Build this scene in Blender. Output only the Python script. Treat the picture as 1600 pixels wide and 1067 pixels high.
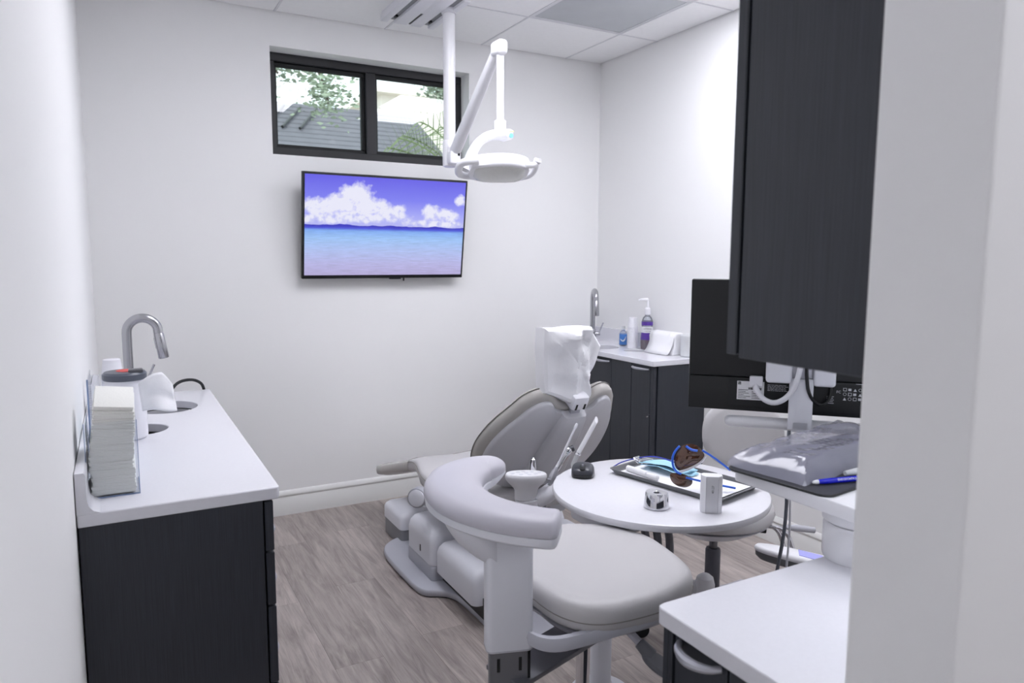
import bpy, bmesh, math, random
from mathutils import Vector, Matrix, noise
random.seed(7)
S = bpy.context.scene
C = S.collection
for o in list(bpy.data.objects): bpy.data.objects.remove(o)

# ------------------------------------------------------------------ camera, world, light, exposure
CAM_H = 1.446
yaw, pitch, roll = math.radians(28.73), math.radians(6.5), math.radians(0.2)
fw = Vector((math.sin(yaw)*math.cos(pitch), math.cos(yaw)*math.cos(pitch), -math.sin(pitch)))
rt = Vector((math.cos(yaw), -math.sin(yaw), 0)); up = rt.cross(fw)
r2 = math.cos(roll)*rt + math.sin(roll)*up; u2 = -math.sin(roll)*rt + math.cos(roll)*up
cd = bpy.data.cameras.new('camera'); cam = bpy.data.objects.new('camera', cd); C.objects.link(cam)
cam.matrix_world = Matrix(((r2.x, u2.x, -fw.x, 0), (r2.y, u2.y, -fw.y, 0), (r2.z, u2.z, -fw.z, CAM_H), (0, 0, 0, 1)))
cd.sensor_width = 36; cd.lens = 36*1124/1600; cd.clip_start = .02; cd.clip_end = 200
cd.dof.use_dof = True; cd.dof.focus_distance = 2.4; cd.dof.aperture_fstop = 5.0
S.camera = cam
S.view_settings.view_transform = 'Standard'; S.view_settings.look = 'None'
S.view_settings.gamma = 1; S.view_settings.use_curve_mapping = False
S.view_settings.exposure = 0.0

w = bpy.data.worlds.new('world'); S.world = w; w.use_nodes = True
bg = w.node_tree.nodes['Background']; bg.inputs[0].default_value = (.92, .96, 1, 1); bg.inputs[1].default_value = 3.0
sl = bpy.data.lights.new('sun', 'SUN'); sun = bpy.data.objects.new('sun', sl); C.objects.link(sun)
sl.energy = 3.0; sl.angle = .02; sl.color = (1, .95, .86); sun.rotation_euler = (math.radians(50), 0, math.radians(-25))
PANEL = 12.9       # strength of the lit ceiling panels
PANEL_COL = (.93, .93, 1.0)

# ------------------------------------------------------------------ materials
def lin(c):
    if isinstance(c, str):
        c = [int(c[i:i+2], 16)/255 for i in (0, 2, 4)]
    return tuple(x/12.92 if x <= .04045 else ((x+.055)/1.055)**2.4 for x in c)
MATS = {}
class NT:
    def __init__(s, m): s.t = m.node_tree; s.n = s.t.nodes; s.l = s.t.links
    def new(s, ty, **k):
        n = s.n.new(ty)
        for a, b in k.items():
            if a == 'i':
                for q, v in b.items(): n.inputs[q].default_value = v
            else: setattr(n, a, b)
        return n
    def link(s, a, b): s.l.new(a, b)
def base(name):
    m = bpy.data.materials.new(name); m.use_nodes = True
    return m, NT(m), m.node_tree.nodes['Principled BSDF']
def mat(name, col, rough=.5, metal=0, spec=.5, bump=0, bscale=60, var=0, vscale=6, emit=None, es=0, trans=0, ior=1.45, alpha=1, coat=0, stretch=(1, 1, 1)):
    if name in MATS: return MATS[name]
    m, t, p = base(name); c = lin(col)
    p.inputs['Base Color'].default_value = (*c, 1); p.inputs['Roughness'].default_value = rough
    p.inputs['Metallic'].default_value = metal; p.inputs['Specular IOR Level'].default_value = spec
    p.inputs['Transmission Weight'].default_value = trans; p.inputs['IOR'].default_value = ior
    p.inputs['Alpha'].default_value = alpha; p.inputs['Coat Weight'].default_value = coat
    if emit: p.inputs['Emission Color'].default_value = (*lin(emit), 1); p.inputs['Emission Strength'].default_value = es
    tc = t.new('ShaderNodeTexCoord'); mp = t.new('ShaderNodeMapping'); mp.inputs['Scale'].default_value = stretch
    t.link(tc.outputs['Object'], mp.inputs[0])
    nz = t.new('ShaderNodeTexNoise', i={'Scale': bscale, 'Detail': 3}); t.link(mp.outputs[0], nz.inputs['Vector'])
    if bump:
        b = t.new('ShaderNodeBump', i={'Strength': bump, 'Distance': .002}); t.link(nz.outputs[0], b.inputs['Height']); t.link(b.outputs[0], p.inputs['Normal'])
    if var:
        n2 = t.new('ShaderNodeTexNoise', i={'Scale': vscale, 'Detail': 4}); t.link(mp.outputs[0], n2.inputs['Vector'])
        mx = t.new('ShaderNodeMix', data_type='RGBA'); t.link(n2.outputs[0], mx.inputs[0])
        mx.inputs[6].default_value = (*[x*(1-var) for x in c], 1); mx.inputs[7].default_value = (*[min(1, x*(1+var)) for x in c], 1)
        t.link(mx.outputs[2], p.inputs['Base Color'])
    MATS[name] = m; return m

M = {}
M['wall'] = mat('wall_paint', 'f4f4f4', .65, bump=.06, bscale=220, spec=.3)
M['ceil'] = mat('ceiling_tile', 'f8f8f9', .9, bump=.25, bscale=260, var=.03, vscale=40)
M['grid'] = mat('ceiling_grid', 'e2e2e6', .6)
M['trim'] = mat('white_trim', 'e6e6e4', .35)
M['quartz'] = mat('white_quartz', 'e2e2e8', .22, var=.03, vscale=120)
M['black_frame'] = mat('black_window_metal', '222226', .45, bump=.05)
M['steel'] = mat('brushed_steel', 'b5b5b9', .26, metal=1, bump=.04, bscale=90, stretch=(1, 1, .1))
M['chrome'] = mat('chrome', 'dcdce0', .07, metal=1)
M['basin'] = mat('satin_basin_steel', 'c6c6ca', .45, metal=.55)
M['dark_steel'] = mat('dark_steel', '6c6d72', .33, metal=1)
M['silver'] = mat('silver_paint', 'b9bac2', .33, metal=.6)
M['uph'] = mat('light_grey_vinyl', 'c2c0c1', .42, bump=.12, bscale=420, var=.02)
M['uph2'] = mat('grey_vinyl_side', 'b7b4b0', .45, bump=.12, bscale=420, var=.03)
M['shell'] = mat('grey_plastic_shell', 'd2d2d7', .38)
M['plastic'] = mat('pale_grey_plastic', 'e6e7ee', .36)
M['plastic2'] = mat('mid_grey_plastic', 'c0c1ca', .4)
M['greybox'] = mat('grey_plinth_plastic', '8d8e93', .45)
M['whiteplastic'] = mat('white_plastic', 'ececf0', .28)
M['white'] = mat('white_matt_plastic', 'e8e8ee', .45)
M['paper'] = mat('white_paper', 'f1f1f4', .85, bump=.15, bscale=160)
M['napkin'] = mat('napkin_paper', 'e6e6e1', .9, bump=.25, bscale=200)
M['black'] = mat('black_plastic', '141618', .38)
M['blackmatte'] = mat('black_matt', '17191b', .6)
M['rubber'] = mat('dark_grey_rubber', '74757c', .5)
M['grey'] = mat('grey_tray_plastic', '6f7073', .45)
M['blue'] = mat('blue_frame_plastic', '3a72e6', .35)
M['maskblue'] = mat('pale_blue_fabric', 'a9d8ee', .8, bump=.4, bscale=90)
M['inkblue'] = mat('ink_blue_plastic', '1b22c4', .2)
M['seam'] = mat('seam_thread', '8d8a86', .6)
M['cord'] = mat('grey_cord', '6b707a', .5)
M['red'] = mat('red_label', 'd9423c', .4)
M['label'] = mat('white_label', 'e9e9ec', .5)
M['print'] = mat('light_print', 'c9cad0', .6)
M['inkblack'] = mat('black_print', '22242a', .6)
M['lensdiff'] = mat('clear_lamp_lens', 'd7d8d4', .25, bump=.5, bscale=70, spec=.6)
M['leaf'] = mat('leaf_green', '9aa690', .6, var=.35, vscale=3)
M['palm'] = mat('palm_green', '75845a', .6, var=.3, vscale=4)
M['bark'] = mat('bark', '5f5549', .9)
M['roof'] = mat('weathered_shingles', '6c6a72', .9, var=.25, vscale=9)
M['cream'] = mat('cream_stucco', 'efe6dc', .9)
M['asphalt'] = mat('outside_ground', '8a8a84', .95)

def glass(name, col, rough=0.0, mixw=.12):
    # thin pane: mostly clear with mirror reflections (real thin-glass behaviour, no refraction offset)
    m, t, p = base(name); t.n.remove(p); out = t.n['Material Output']
    tr = t.new('ShaderNodeBsdfTransparent'); tr.inputs[0].default_value = (*lin(col), 1)
    gl = t.new('ShaderNodeBsdfGlossy', i={'Roughness': rough}); fr = t.new('ShaderNodeFresnel', i={'IOR': 1.5})
    ad = t.new('ShaderNodeMath', operation='ADD'); ad.inputs[1].default_value = mixw; t.link(fr.outputs[0], ad.inputs[0])
    ge = t.new('ShaderNodeNewGeometry'); iv = t.new('ShaderNodeMath', operation='SUBTRACT'); iv.inputs[0].default_value = 1; t.link(ge.outputs['Backfacing'], iv.inputs[1])
    a2 = t.new('ShaderNodeMath', operation='MULTIPLY'); t.link(ad.outputs[0], a2.inputs[0]); t.link(iv.outputs[0], a2.inputs[1]); ad = a2
    mx = t.new('ShaderNodeMixShader'); t.link(ad.outputs[0], mx.inputs[0]); t.link(tr.outputs[0], mx.inputs[1]); t.link(gl.outputs[0], mx.inputs[2])
    t.link(mx.outputs[0], out.inputs[0]); return m
M['pane'] = glass('window_glass', 'dfe6e6', 0, .03)
M['acrylic'] = glass('clear_acrylic', 'fdfeff', .02, .01)
M['acrylic_edge'] = mat('acrylic_edge', '9fb4d8', .15, trans=.5)
def film(name):
    m, t, p = base(name); out = t.n['Material Output']
    p.inputs['Base Color'].default_value = (*lin('b9b9cc'), 1); p.inputs['Roughness'].default_value = .14; p.inputs['Specular IOR Level'].default_value = 1.0
    tr = t.new('ShaderNodeBsdfTransparent'); mx = t.new('ShaderNodeMixShader'); mx.inputs[0].default_value = .50
    t.link(tr.outputs[0], mx.inputs[1]); t.link(p.outputs[0], mx.inputs[2]); t.link(mx.outputs[0], out.inputs[0]); return m
M['sleeve'] = film('clear_plastic_sleeve')
M['lens'] = mat('brown_tinted_lens', '5c3a26', .08, spec=.9, coat=.6, alpha=.8)
M['bottle'] = mat('clear_bottle', 'e9eef6', .08, trans=.85)
M['mouthwash'] = mat('purple_mouthwash', '7b3a55', .1, trans=.35)
M['purple'] = mat('purple_label', '5b3a9c', .4)
M['bluelabel'] = mat('blue_label', '4f86cf', .35)
M['frost'] = mat('frosted_plastic', 'eef0f2', .4, trans=.3)
M['lilac'] = mat('lilac_pad', 'a9abf0', .35)
M['pad'] = mat('dark_mouse_pad', '33343d', .75, bump=.2, bscale=400)

def wood_dark():
    m, t, p = base('dark_wood_laminate')
    tc = t.new('ShaderNodeTexCoord'); mp = t.new('ShaderNodeMapping'); mp.inputs['Scale'].default_value = (330, 330, 3)
    t.link(tc.outputs['Object'], mp.inputs[0])
    n = t.new('ShaderNodeTexNoise', i={'Scale': 2.2, 'Detail': 6, 'Roughness': .65}); t.link(mp.outputs[0], n.inputs['Vector'])
    r = t.new('ShaderNodeValToRGB'); r.color_ramp.elements[0].position = .3; r.color_ramp.elements[1].position = .75
    r.color_ramp.elements[0].color = (*lin('20242b'), 1); r.color_ramp.elements[1].color = (*lin('363a43'), 1)
    t.link(n.outputs[0], r.inputs[0]); t.link(r.outputs[0], p.inputs['Base Color'])
    b = t.new('ShaderNodeBump', i={'Strength': .15, 'Distance': .001}); t.link(n.outputs[0], b.inputs['Height']); t.link(b.outputs[0], p.inputs['Normal'])
    p.inputs['Roughness'].default_value = .42; p.inputs['Specular IOR Level'].default_value = .5
    return m
M['wood'] = wood_dark()

def plank_mat():
    m, t, p = base('grey_oak_vinyl')
    tc = t.new('ShaderNodeTexCoord'); oi = t.new('ShaderNodeObjectInfo')
    mul = t.new('ShaderNodeMath', operation='MULTIPLY'); mul.inputs[1].default_value = 91; t.link(oi.outputs['Random'], mul.inputs[0])
    cx = t.new('ShaderNodeCombineXYZ'); t.link(mul.outputs[0], cx.inputs[2])
    ad = t.new('ShaderNodeVectorMath', operation='ADD'); t.link(tc.outputs['Object'], ad.inputs[0]); t.link(cx.outputs[0], ad.inputs[1])
    mp = t.new('ShaderNodeMapping'); mp.inputs['Scale'].default_value = (11, 1.1, 1); t.link(ad.outputs[0], mp.inputs[0])
    n = t.new('ShaderNodeTexNoise', i={'Scale': 2.6, 'Detail': 7, 'Roughness': .62, 'Distortion': .9}); t.link(mp.outputs[0], n.inputs['Vector'])
    mp2 = t.new('ShaderNodeMapping'); mp2.inputs['Scale'].default_value = (70, 2.4, 1); t.link(ad.outputs[0], mp2.inputs[0])
    n2 = t.new('ShaderNodeTexNoise', i={'Scale': 2.5, 'Detail': 5, 'Roughness': .7}); t.link(mp2.outputs[0], n2.inputs['Vector'])
    r = t.new('ShaderNodeValToRGB'); e = r.color_ramp.elements
    e[0].position = .26; e[0].color = (*lin('827874'), 1); e[1].position = .74; e[1].color = (*lin('c3b9b3'), 1)
    k = e.new(.47); k.color = (*lin('a59b96'), 1)
    t.link(n.outputs[0], r.inputs[0])
    r2_ = t.new('ShaderNodeValToRGB'); e = r2_.color_ramp.elements; e[0].position = .3; e[0].color = (.55, .53, .52, 1); e[1].position = .5; e[1].color = (1, 1, 1, 1)
    t.link(n2.outputs[0], r2_.inputs[0])
    mx = t.new('ShaderNodeMix', data_type='RGBA', blend_type='MULTIPLY'); mx.inputs[0].default_value = .55
    t.link(r.outputs[0], mx.inputs[6]); t.link(r2_.outputs[0], mx.inputs[7])
    hs = t.new('ShaderNodeHueSaturation'); vr = t.new('ShaderNodeMapRange', i={'To Min': .88, 'To Max': 1.1}); t.link(oi.outputs['Random'], vr.inputs[0])
    t.link(vr.outputs[0], hs.inputs['Value']); t.link(mx.outputs[2], hs.inputs['Color']); t.link(hs.outputs[0], p.inputs['Base Color'])
    b = t.new('ShaderNodeBump', i={'Strength': .2, 'Distance': .001}); t.link(n2.outputs[0], b.inputs['Height']); t.link(b.outputs[0], p.inputs['Normal'])
    p.inputs['Roughness'].default_value = .42
    return m
M['plank'] = plank_mat()

def emit_mat(name, col, st):
    m, t, p = base(name); p.inputs['Base Color'].default_value = (.8, .8, .8, 1)
    p.inputs['Emission Color'].default_value = (*col, 1); p.inputs['Emission Strength'].default_value = st
    return m
M['panel'] = emit_mat('lit_panel', PANEL_COL, PANEL)
M['led'] = emit_mat('led_strip', (.9, .93, 1), 20)
M['panel_hall'] = emit_mat('lit_corridor_panel', PANEL_COL, PANEL*.72)

def tv_mat():
    """Beach picture shown on the screen: sky, clouds, islands, sea and sand, in the screen's own UV."""
    m, t, p = base('beach_screen')
    uv = t.new('ShaderNodeUVMap'); sp = t.new('ShaderNodeSeparateXYZ'); t.link(uv.outputs[0], sp.inputs[0])
    U, V = sp.outputs[0], sp.outputs[1]
    def math_(op, a, b=None, c=None):
        n = t.new('ShaderNodeMath', operation=op)
        for i, x in enumerate((a, b, c)):
            if x is None: continue
            if isinstance(x, (int, float)): n.inputs[i].default_value = x
            else: t.link(x, n.inputs[i])
        return n.outputs[0]
    def ramp(fac, stops):
        r = t.new('ShaderNodeValToRGB'); e = r.color_ramp.elements
        for i, (ps, cl) in enumerate(stops):
            k = e[i] if i < 2 else e.new(ps)
            k.position = ps; k.color = (*lin(cl), 1)
        t.link(fac, r.inputs[0]); return r.outputs[0]
    def mix(f, a, b):
        n = t.new('ShaderNodeMix', data_type='RGBA'); t.link(f, n.inputs[0]); t.link(a, n.inputs[6]); t.link(b, n.inputs[7]); return n.outputs[2]
    HZ = .50
    base_c = ramp(V, [(0.0, 'b9b0dc'), (1.0, '6660ea'), (.12, 'bdbbea'), (.25, 'b6c6f6'), (.38, 'a3c9fc'), (.455, '86b2f8'), (HZ-.02, '4b57dc'), (HZ, '3f3fcf'), (HZ+.012, 'b9bcf8'), (.62, 'a9acfb'), (.78, '8082f6')])
    asp = t.new('ShaderNodeCombineXYZ'); t.link(math_('MULTIPLY', U, 1.74), asp.inputs[0]); t.link(V, asp.inputs[1])
    nz = t.new('ShaderNodeTexNoise', i={'Scale': 9, 'Detail': 8, 'Roughness': .62}); t.link(asp.outputs[0], nz.inputs['Vector'])
    fld = None
    for (cx, cy, rx, ry) in [(.30, .82, .105, .13), (.22, .72, .15, .11), (.38, .70, .13, .12), (.10, .69, .14, .10), (.50, .64, .12, .10), (.56, .69, .055, .06), (.30, .60, .32, .07), (.78, .65, .07, .10), (.88, .64, .09, .09), (.97, .80, .04, .07), (.80, .55, .22, .05), (.08, .57, .2, .05)]:
        dx = math_('DIVIDE', math_('SUBTRACT', U, cx), rx); dy = math_('DIVIDE', math_('SUBTRACT', V, cy), ry)
        d = math_('SQRT', math_('ADD', math_('MULTIPLY', dx, dx), math_('MULTIPLY', dy, dy)))
        v = math_('SUBTRACT', 1.0, d)
        fld = v if fld is None else math_('MAXIMUM', fld, v)
    fl = math_('ADD', fld, math_('MULTIPLY', math_('SUBTRACT', nz.outputs[0], .5), 1.9))
    msk = t.new('ShaderNodeMapRange', i={'From Min': -.08, 'From Max': .42, 'To Min': 0, 'To Max': 1}); t.link(fl, msk.inputs[0])
    above = math_('GREATER_THAN', V, HZ+.01)
    n3 = t.new('ShaderNodeTexNoise', i={'Scale': 14, 'Detail': 6}); t.link(asp.outputs[0], n3.inputs['Vector'])
    shade = math_('ADD', math_('MULTIPLY', V, .9), math_('MULTIPLY', n3.outputs[0], .9))
    cloud = ramp(shade, [(.66, 'a2a4f2'), (1.0, 'eeeeff'), (.86, 'c6c8fa')])
    col = mix(math_('MULTIPLY', msk.outputs[0], above), base_c, cloud)
    # islands on the horizon
    n4 = t.new('ShaderNodeTexNoise', i={'Scale': 7, 'Detail': 4}); cb = t.new('ShaderNodeCombineXYZ'); t.link(U, cb.inputs[0]); t.link(cb.outputs[0], n4.inputs['Vector'])
    hgt = math_('ADD', HZ, math_('MULTIPLY', math_('SUBTRACT', n4.outputs[0], .33), .075))
    isl = math_('MULTIPLY', math_('LESS_THAN', V, hgt), math_('GREATER_THAN', V, HZ-.004))
    dk = t.new('ShaderNodeRGB'); dk.outputs[0].default_value = (*lin('3a39c4'), 1); col = mix(isl, col, dk.outputs[0])
    # ripples
    mp = t.new('ShaderNodeMapping'); mp.inputs['Scale'].default_value = (6, 46, 1); t.link(uv.outputs[0], mp.inputs[0])
    n5 = t.new('ShaderNodeTexNoise', i={'Scale': 1.6, 'Detail': 6, 'Roughness': .7}); t.link(mp.outputs[0], n5.inputs['Vector'])
    rp = t.new('ShaderNodeMapRange', i={'From Min': .3, 'From Max': .7, 'To Min': .82, 'To Max': 1.14}); t.link(n5.outputs[0], rp.inputs[0])
    f2 = t.new('ShaderNodeMix', data_type='FLOAT'); t.link(above, f2.inputs[0]); t.link(rp.outputs[0], f2.inputs[2]); f2.inputs[3].default_value = 1
    p.inputs['Base Color'].default_value = (.01, .01, .012, 1); p.inputs['Roughness'].default_value = .25
    t.link(col, p.inputs['Emission Color']); t.link(math_('MULTIPLY', f2.outputs[0], .92), p.inputs['Emission Strength'])
    return m
M['tv'] = tv_mat()

# ------------------------------------------------------------------ mesh helpers (all in world coordinates unless a matrix is given)
def nb(): return bmesh.new()
def add_box(bm, x0, x1, y0, y1, z0, z1, bev=0, seg=2, mtx=None):
    vs = [bm.verts.new((x, y, z)) for z in (z0, z1) for x, y in ((x0, y0), (x1, y0), (x1, y1), (x0, y1))]
    fs = [bm.faces.new([vs[i] for i in q]) for q in ((3, 2, 1, 0), (4, 5, 6, 7), (0, 1, 5, 4), (1, 2, 6, 5), (2, 3, 7, 6), (3, 0, 4, 7))]
    geo = vs
    if bev:
        es = list({e for f in fs for e in f.edges})
        r = bmesh.ops.bevel(bm, geom=es, offset=bev, segments=seg, profile=.5, affect='EDGES')
        geo = list({v for f in r['faces'] for v in f.verts} | {v for v in vs if v.is_valid})
    if mtx is not None: bmesh.ops.transform(bm, matrix=mtx, verts=[v for v in geo if v.is_valid])
    return bm
def frame(t):
    t = t.normalized(); a = Vector((0, 0, 1)) if abs(t.z) < .9 else Vector((1, 0, 0))
    x = a.cross(t).normalized(); return x, t.cross(x)
def loft(bm, rings, cap=True, closed=True):
    R = [[bm.verts.new(p) for p in r] for r in rings]; n = len(R[0])
    for a, b in zip(R, R[1:]):
        for i in range(n if closed else n-1):
            j = (i+1) % n
            try: bm.faces.new((a[i], a[j], b[j], b[i]))
            except ValueError: pass
    if cap and closed:
        for r, rev in ((R[0], True), (R[-1], False)):
            try: bm.faces.new(list(reversed(r)) if rev else r)
            except ValueError: pass
    return bm
def add_tube(bm, pts, r, n=12, cap=True):
    pts = [Vector(p) for p in pts]; rs = r if isinstance(r, (list, tuple)) else [r]*len(pts)
    T = [((pts[min(i+1, len(pts)-1)]-pts[max(i-1, 0)])).normalized() for i in range(len(pts))]
    x, y = frame(T[0]); rings = []
    for i, p in enumerate(pts):
        if i:
            x = (x - T[i]*x.dot(T[i])).normalized(); y = T[i].cross(x)
        rings.append([p + rs[i]*(math.cos(2*math.pi*k/n)*x + math.sin(2*math.pi*k/n)*y) for k in range(n)])
    return loft(bm, rings, cap)
def add_cyl(bm, p0, p1, r0, r1=None, n=24, bev=0):
    p0, p1 = Vector(p0), Vector(p1); r1 = r0 if r1 is None else r1
    if not bev: return add_tube(bm, [p0, p1], [r0, r1], n)
    d = (p1-p0).normalized()
    return add_tube(bm, [p0, p0+d*bev*.3, p0+d*bev, p1-d*bev, p1-d*bev*.3, p1], [r0-bev, r0-bev*.3, r0, r1, r1-bev*.3, r1-bev], n)
def add_lathe(bm, prof, c, n=32, mtx=None):
    rings = [[Vector((c[0]+r*math.cos(2*math.pi*k/n), c[1]+r*math.sin(2*math.pi*k/n), c[2]+z)) for k in range(n)] for r, z in prof]
    if mtx is not None: rings = [[mtx @ v for v in r] for r in rings]
    return loft(bm, rings, True)
def add_prism(bm, pts, z0, z1, bev=0, mtx=None):
    """extruded plan outline with softened top and bottom rims; mtx maps plan space to the world"""
    n = len(pts); P = [Vector((p[0], p[1])) for p in pts]
    area = sum(P[i].x*P[(i+1) % n].y-P[(i+1) % n].x*P[i].y for i in range(n))
    if area < 0: P.reverse()
    def inset(d):
        out = []
        for i in range(n):
            a, b, c = P[i-1], P[i], P[(i+1) % n]
            n1 = Vector((-(b-a).y, (b-a).x)).normalized(); n2 = Vector((-(c-b).y, (c-b).x)).normalized()
            m = (n1+n2); m = m/max(.35, m.length_squared)*2 if m.length > 1e-6 else n1
            out.append(b+m*d*.5*1.0)
        return out
    if bev: lv = [(z0, bev), (z0+bev*.3, bev*.3), (z0+bev, 0), (z1-bev, 0), (z1-bev*.3, bev*.3), (z1, bev)]
    else: lv = [(z0, 0), (z1, 0)]
    rings = []
    for z, d in lv:
        q = inset(d) if d else P
        rings.append([Vector((v.x, v.y, z)) for v in q])
    if mtx is not None: rings = [[mtx @ v for v in r] for r in rings]
    return loft(bm, rings)
def add_pillow(bm, outline, layers, fn):
    """star-shaped outline, concentric layers (scale, height); fn maps (s, t, h) to the world"""
    cx = sum(p[0] for p in outline)/len(outline); cy = sum(p[1] for p in outline)/len(outline)
    rings = [[fn(cx+(p[0]-cx)*s, cy+(p[1]-cy)*s, h) for p in outline] for s, h in layers]
    return loft(bm, rings)
def smooth_loop(pts, it=2):
    for _ in range(it):
        q = []
        for i, p in enumerate(pts):
            a = pts[(i+1) % len(pts)]
            q.append((p[0]*.75+a[0]*.25, p[1]*.75+a[1]*.25)); q.append((p[0]*.25+a[0]*.75, p[1]*.25+a[1]*.75))
        pts = q
    return pts
def smooth_path(pts, it=2):
    pts = [Vector(p) for p in pts]
    for _ in range(it):
        q = [pts[0]]
        for a, b in zip(pts, pts[1:]): q += [a*.75+b*.25, a*.25+b*.75]
        q.append(pts[-1]); pts = q
    return pts
def rrect(x0, x1, y0, y1, r, n=5):
    o = []
    for cx, cy, a in ((x1-r, y1-r, 0), (x0+r, y1-r, 90), (x0+r, y0+r, 180), (x1-r, y0+r, 270)):
        o += [(cx+r*math.cos(math.radians(a+90*k/n)), cy+r*math.sin(math.radians(a+90*k/n))) for k in range(n+1)]
    return o
def ell(cx, cy, rx, ry, n=40): return [(cx+rx*math.cos(2*math.pi*k/n), cy+ry*math.sin(2*math.pi*k/n)) for k in range(n)]
def mesh_of(name, bm, m, ang=35):
    bmesh.ops.recalc_face_normals(bm, faces=bm.faces)
    me = bpy.data.meshes.new(name); bm.to_mesh(me); bm.free()
    if m: me.materials.append(m)
    if ang is not None:
        me.polygons.foreach_set('use_smooth', [True]*len(me.polygons)); me.set_sharp_from_angle(angle=math.radians(ang))
    return me
def obj(name, bm, m, parent=None, ang=35, label=None):
    me = mesh_of(name, bm, M[m] if isinstance(m, str) else m, ang)
    o = bpy.data.objects.new(name, me); C.objects.link(o)
    if parent is not None:
        o.parent = parent
        if parent.parent is None and parent.type == 'EMPTY': o.matrix_parent_inverse = parent.matrix_basis.inverted()
    if label: o['label'] = label
    return o
def tag(o, label, cat, group=None):
    o['label'] = label; o['category'] = cat
    if group: o['group'] = group
    return o
def thing(name, label, cat, loc, group=None):
    o = bpy.data.objects.new(name, None); C.objects.link(o); o.location = loc; o.empty_display_size = .1
    return tag(o, label, cat, group)
def struct(name, bm, m, ang=None):
    o = obj(name, bm, m, None, ang); o['kind'] = 'structure'; return o
def text(name, body, size, mtx, m, parent=None, ext=.0004):
    cu = bpy.data.curves.new(name, 'FONT'); cu.body = body; cu.size = size; cu.extrude = ext; cu.align_x = 'CENTER'; cu.align_y = 'CENTER'; cu.resolution_u = 2
    t = bpy.data.objects.new(name+'_tmp', cu); C.objects.link(t)
    dg = bpy.context.evaluated_depsgraph_get(); me = bpy.data.meshes.new_from_object(t.evaluated_get(dg))
    bpy.data.objects.remove(t); me.transform(mtx); me.materials.clear(); me.materials.append(M[m])
    o = bpy.data.objects.new(name, me); C.objects.link(o); o.parent = parent
    if parent is not None and parent.parent is None and parent.type == 'EMPTY': o.matrix_parent_inverse = parent.matrix_basis.inverted()
    return o
def basis(o, x, y, z):
    x, y, z = Vector(x).normalized(), Vector(y).normalized(), Vector(z).normalized()
    return Matrix(((x.x, y.x, z.x, o[0]), (x.y, y.y, z.y, o[1]), (x.z, y.z, z.z, o[2]), (0, 0, 0, 1)))

# ------------------------------------------------------------------ room shell
XL, XR, YB, ZC = -.103, 2.911, 4.09, 2.743
YF, YH = .536, .407          # inner and corridor faces of the doorway wall
XJ = .763                    # jamb
YE = -1.4                    # corridor end
bm = nb(); add_box(bm, XL-.15, XR+.15, YE-.1, YB+.2, -.12, -.004); floor = struct('floor', bm, 'greybox')
PW, PL = .178, 1.22
bm = nb(); add_box(bm, -PW/2+.0002, PW/2-.0002, -PL/2+.0002, PL/2-.0002, -.004, 0, .0005, 1); full = mesh_of('plank', bm, M['plank'], None)
x = XL; ci = 0
while x < XR:
    wdt = min(PW, XR-x); y = YE - ((ci*.47) % 1)*PL; ci += 1
    while y < YB:
        y0, y1 = max(y, YE), min(y+PL, YB)
        if y1-y0 > .03:
            if wdt == PW and y1-y0 > PL-1e-6: me = full
            else:
                bm = nb(); add_box(bm, -wdt/2+.0002, wdt/2-.0002, -(y1-y0)/2+.0002, (y1-y0)/2-.0002, -.004, 0, .0005, 1); me = mesh_of('plank', bm, M['plank'], None)
            o = bpy.data.objects.new('plank', me); C.objects.link(o); o.location = (x+wdt/2, (y0+y1)/2, 0); o.parent = floor
        y += PL
    x += PW

bm = nb(); add_box(bm, XL-.15, XR+.15, YE-.1, YB+.2, ZC+.03, ZC+.16); ceiling = struct('ceiling', bm, 'ceil')
G = .6096
gx = [XL] + [.803+G*k for k in range(-1, 4) if XL+.03 < .803+G*k < XR-.03] + [XR]
gy = [YE] + [3.512-G*k for k in range(9, -1, -1) if YE+.03 < 3.512-G*k < YB-.03] + [YB]
LIT = {(2.03, 2.29), (2.03, 1.68), (.80, 2.29), (.80, 1.68), (.80, -.76), (2.03, -.76)}   # lower corners of the lit panels
def near(a, b): return abs(a[0]-b[0]) < .1 and abs(a[1]-b[1]) < .1
for a, b in zip(gx, gx[1:]):
    for c, d in zip(gy, gy[1:]):
        lit = any(near((a, c), q) for q in LIT); dif = near((a, c), (2.03, 2.90))
        if lit or dif: continue
        bm = nb(); add_box(bm, a+.0055, b-.0055, c+.0055, d-.0055, ZC+.0015, ZC+.02, .002, 1); obj('ceiling_tile', bm, 'ceil', ceiling, None)
for g in gx[1:-1]:
    bm = nb(); add_box(bm, g-.005, g+.005, YE, YB, ZC, ZC+.03); obj('grid_bar', bm, 'grid', ceiling, None)
for g in gy[1:-1]:
    bm = nb(); add_box(bm, XL, XR, g-.005, g+.005, ZC+.0004, ZC+.03); obj('grid_bar', bm, 'grid', ceiling, None)
nm = {(2.03, 2.29): 'lit square ceiling panel next to the grey diffuser tile', (2.03, 1.68): 'lit ceiling panel above the round table', (.80, 1.68): 'lit ceiling panel above the assistant stool',
      (.80, 2.29): 'lit ceiling panel in front of the television', (.80, -.76): 'lit ceiling panel in the corridor by the left wall', (2.03, -.76): 'lit ceiling panel in the corridor on the right'}
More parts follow.
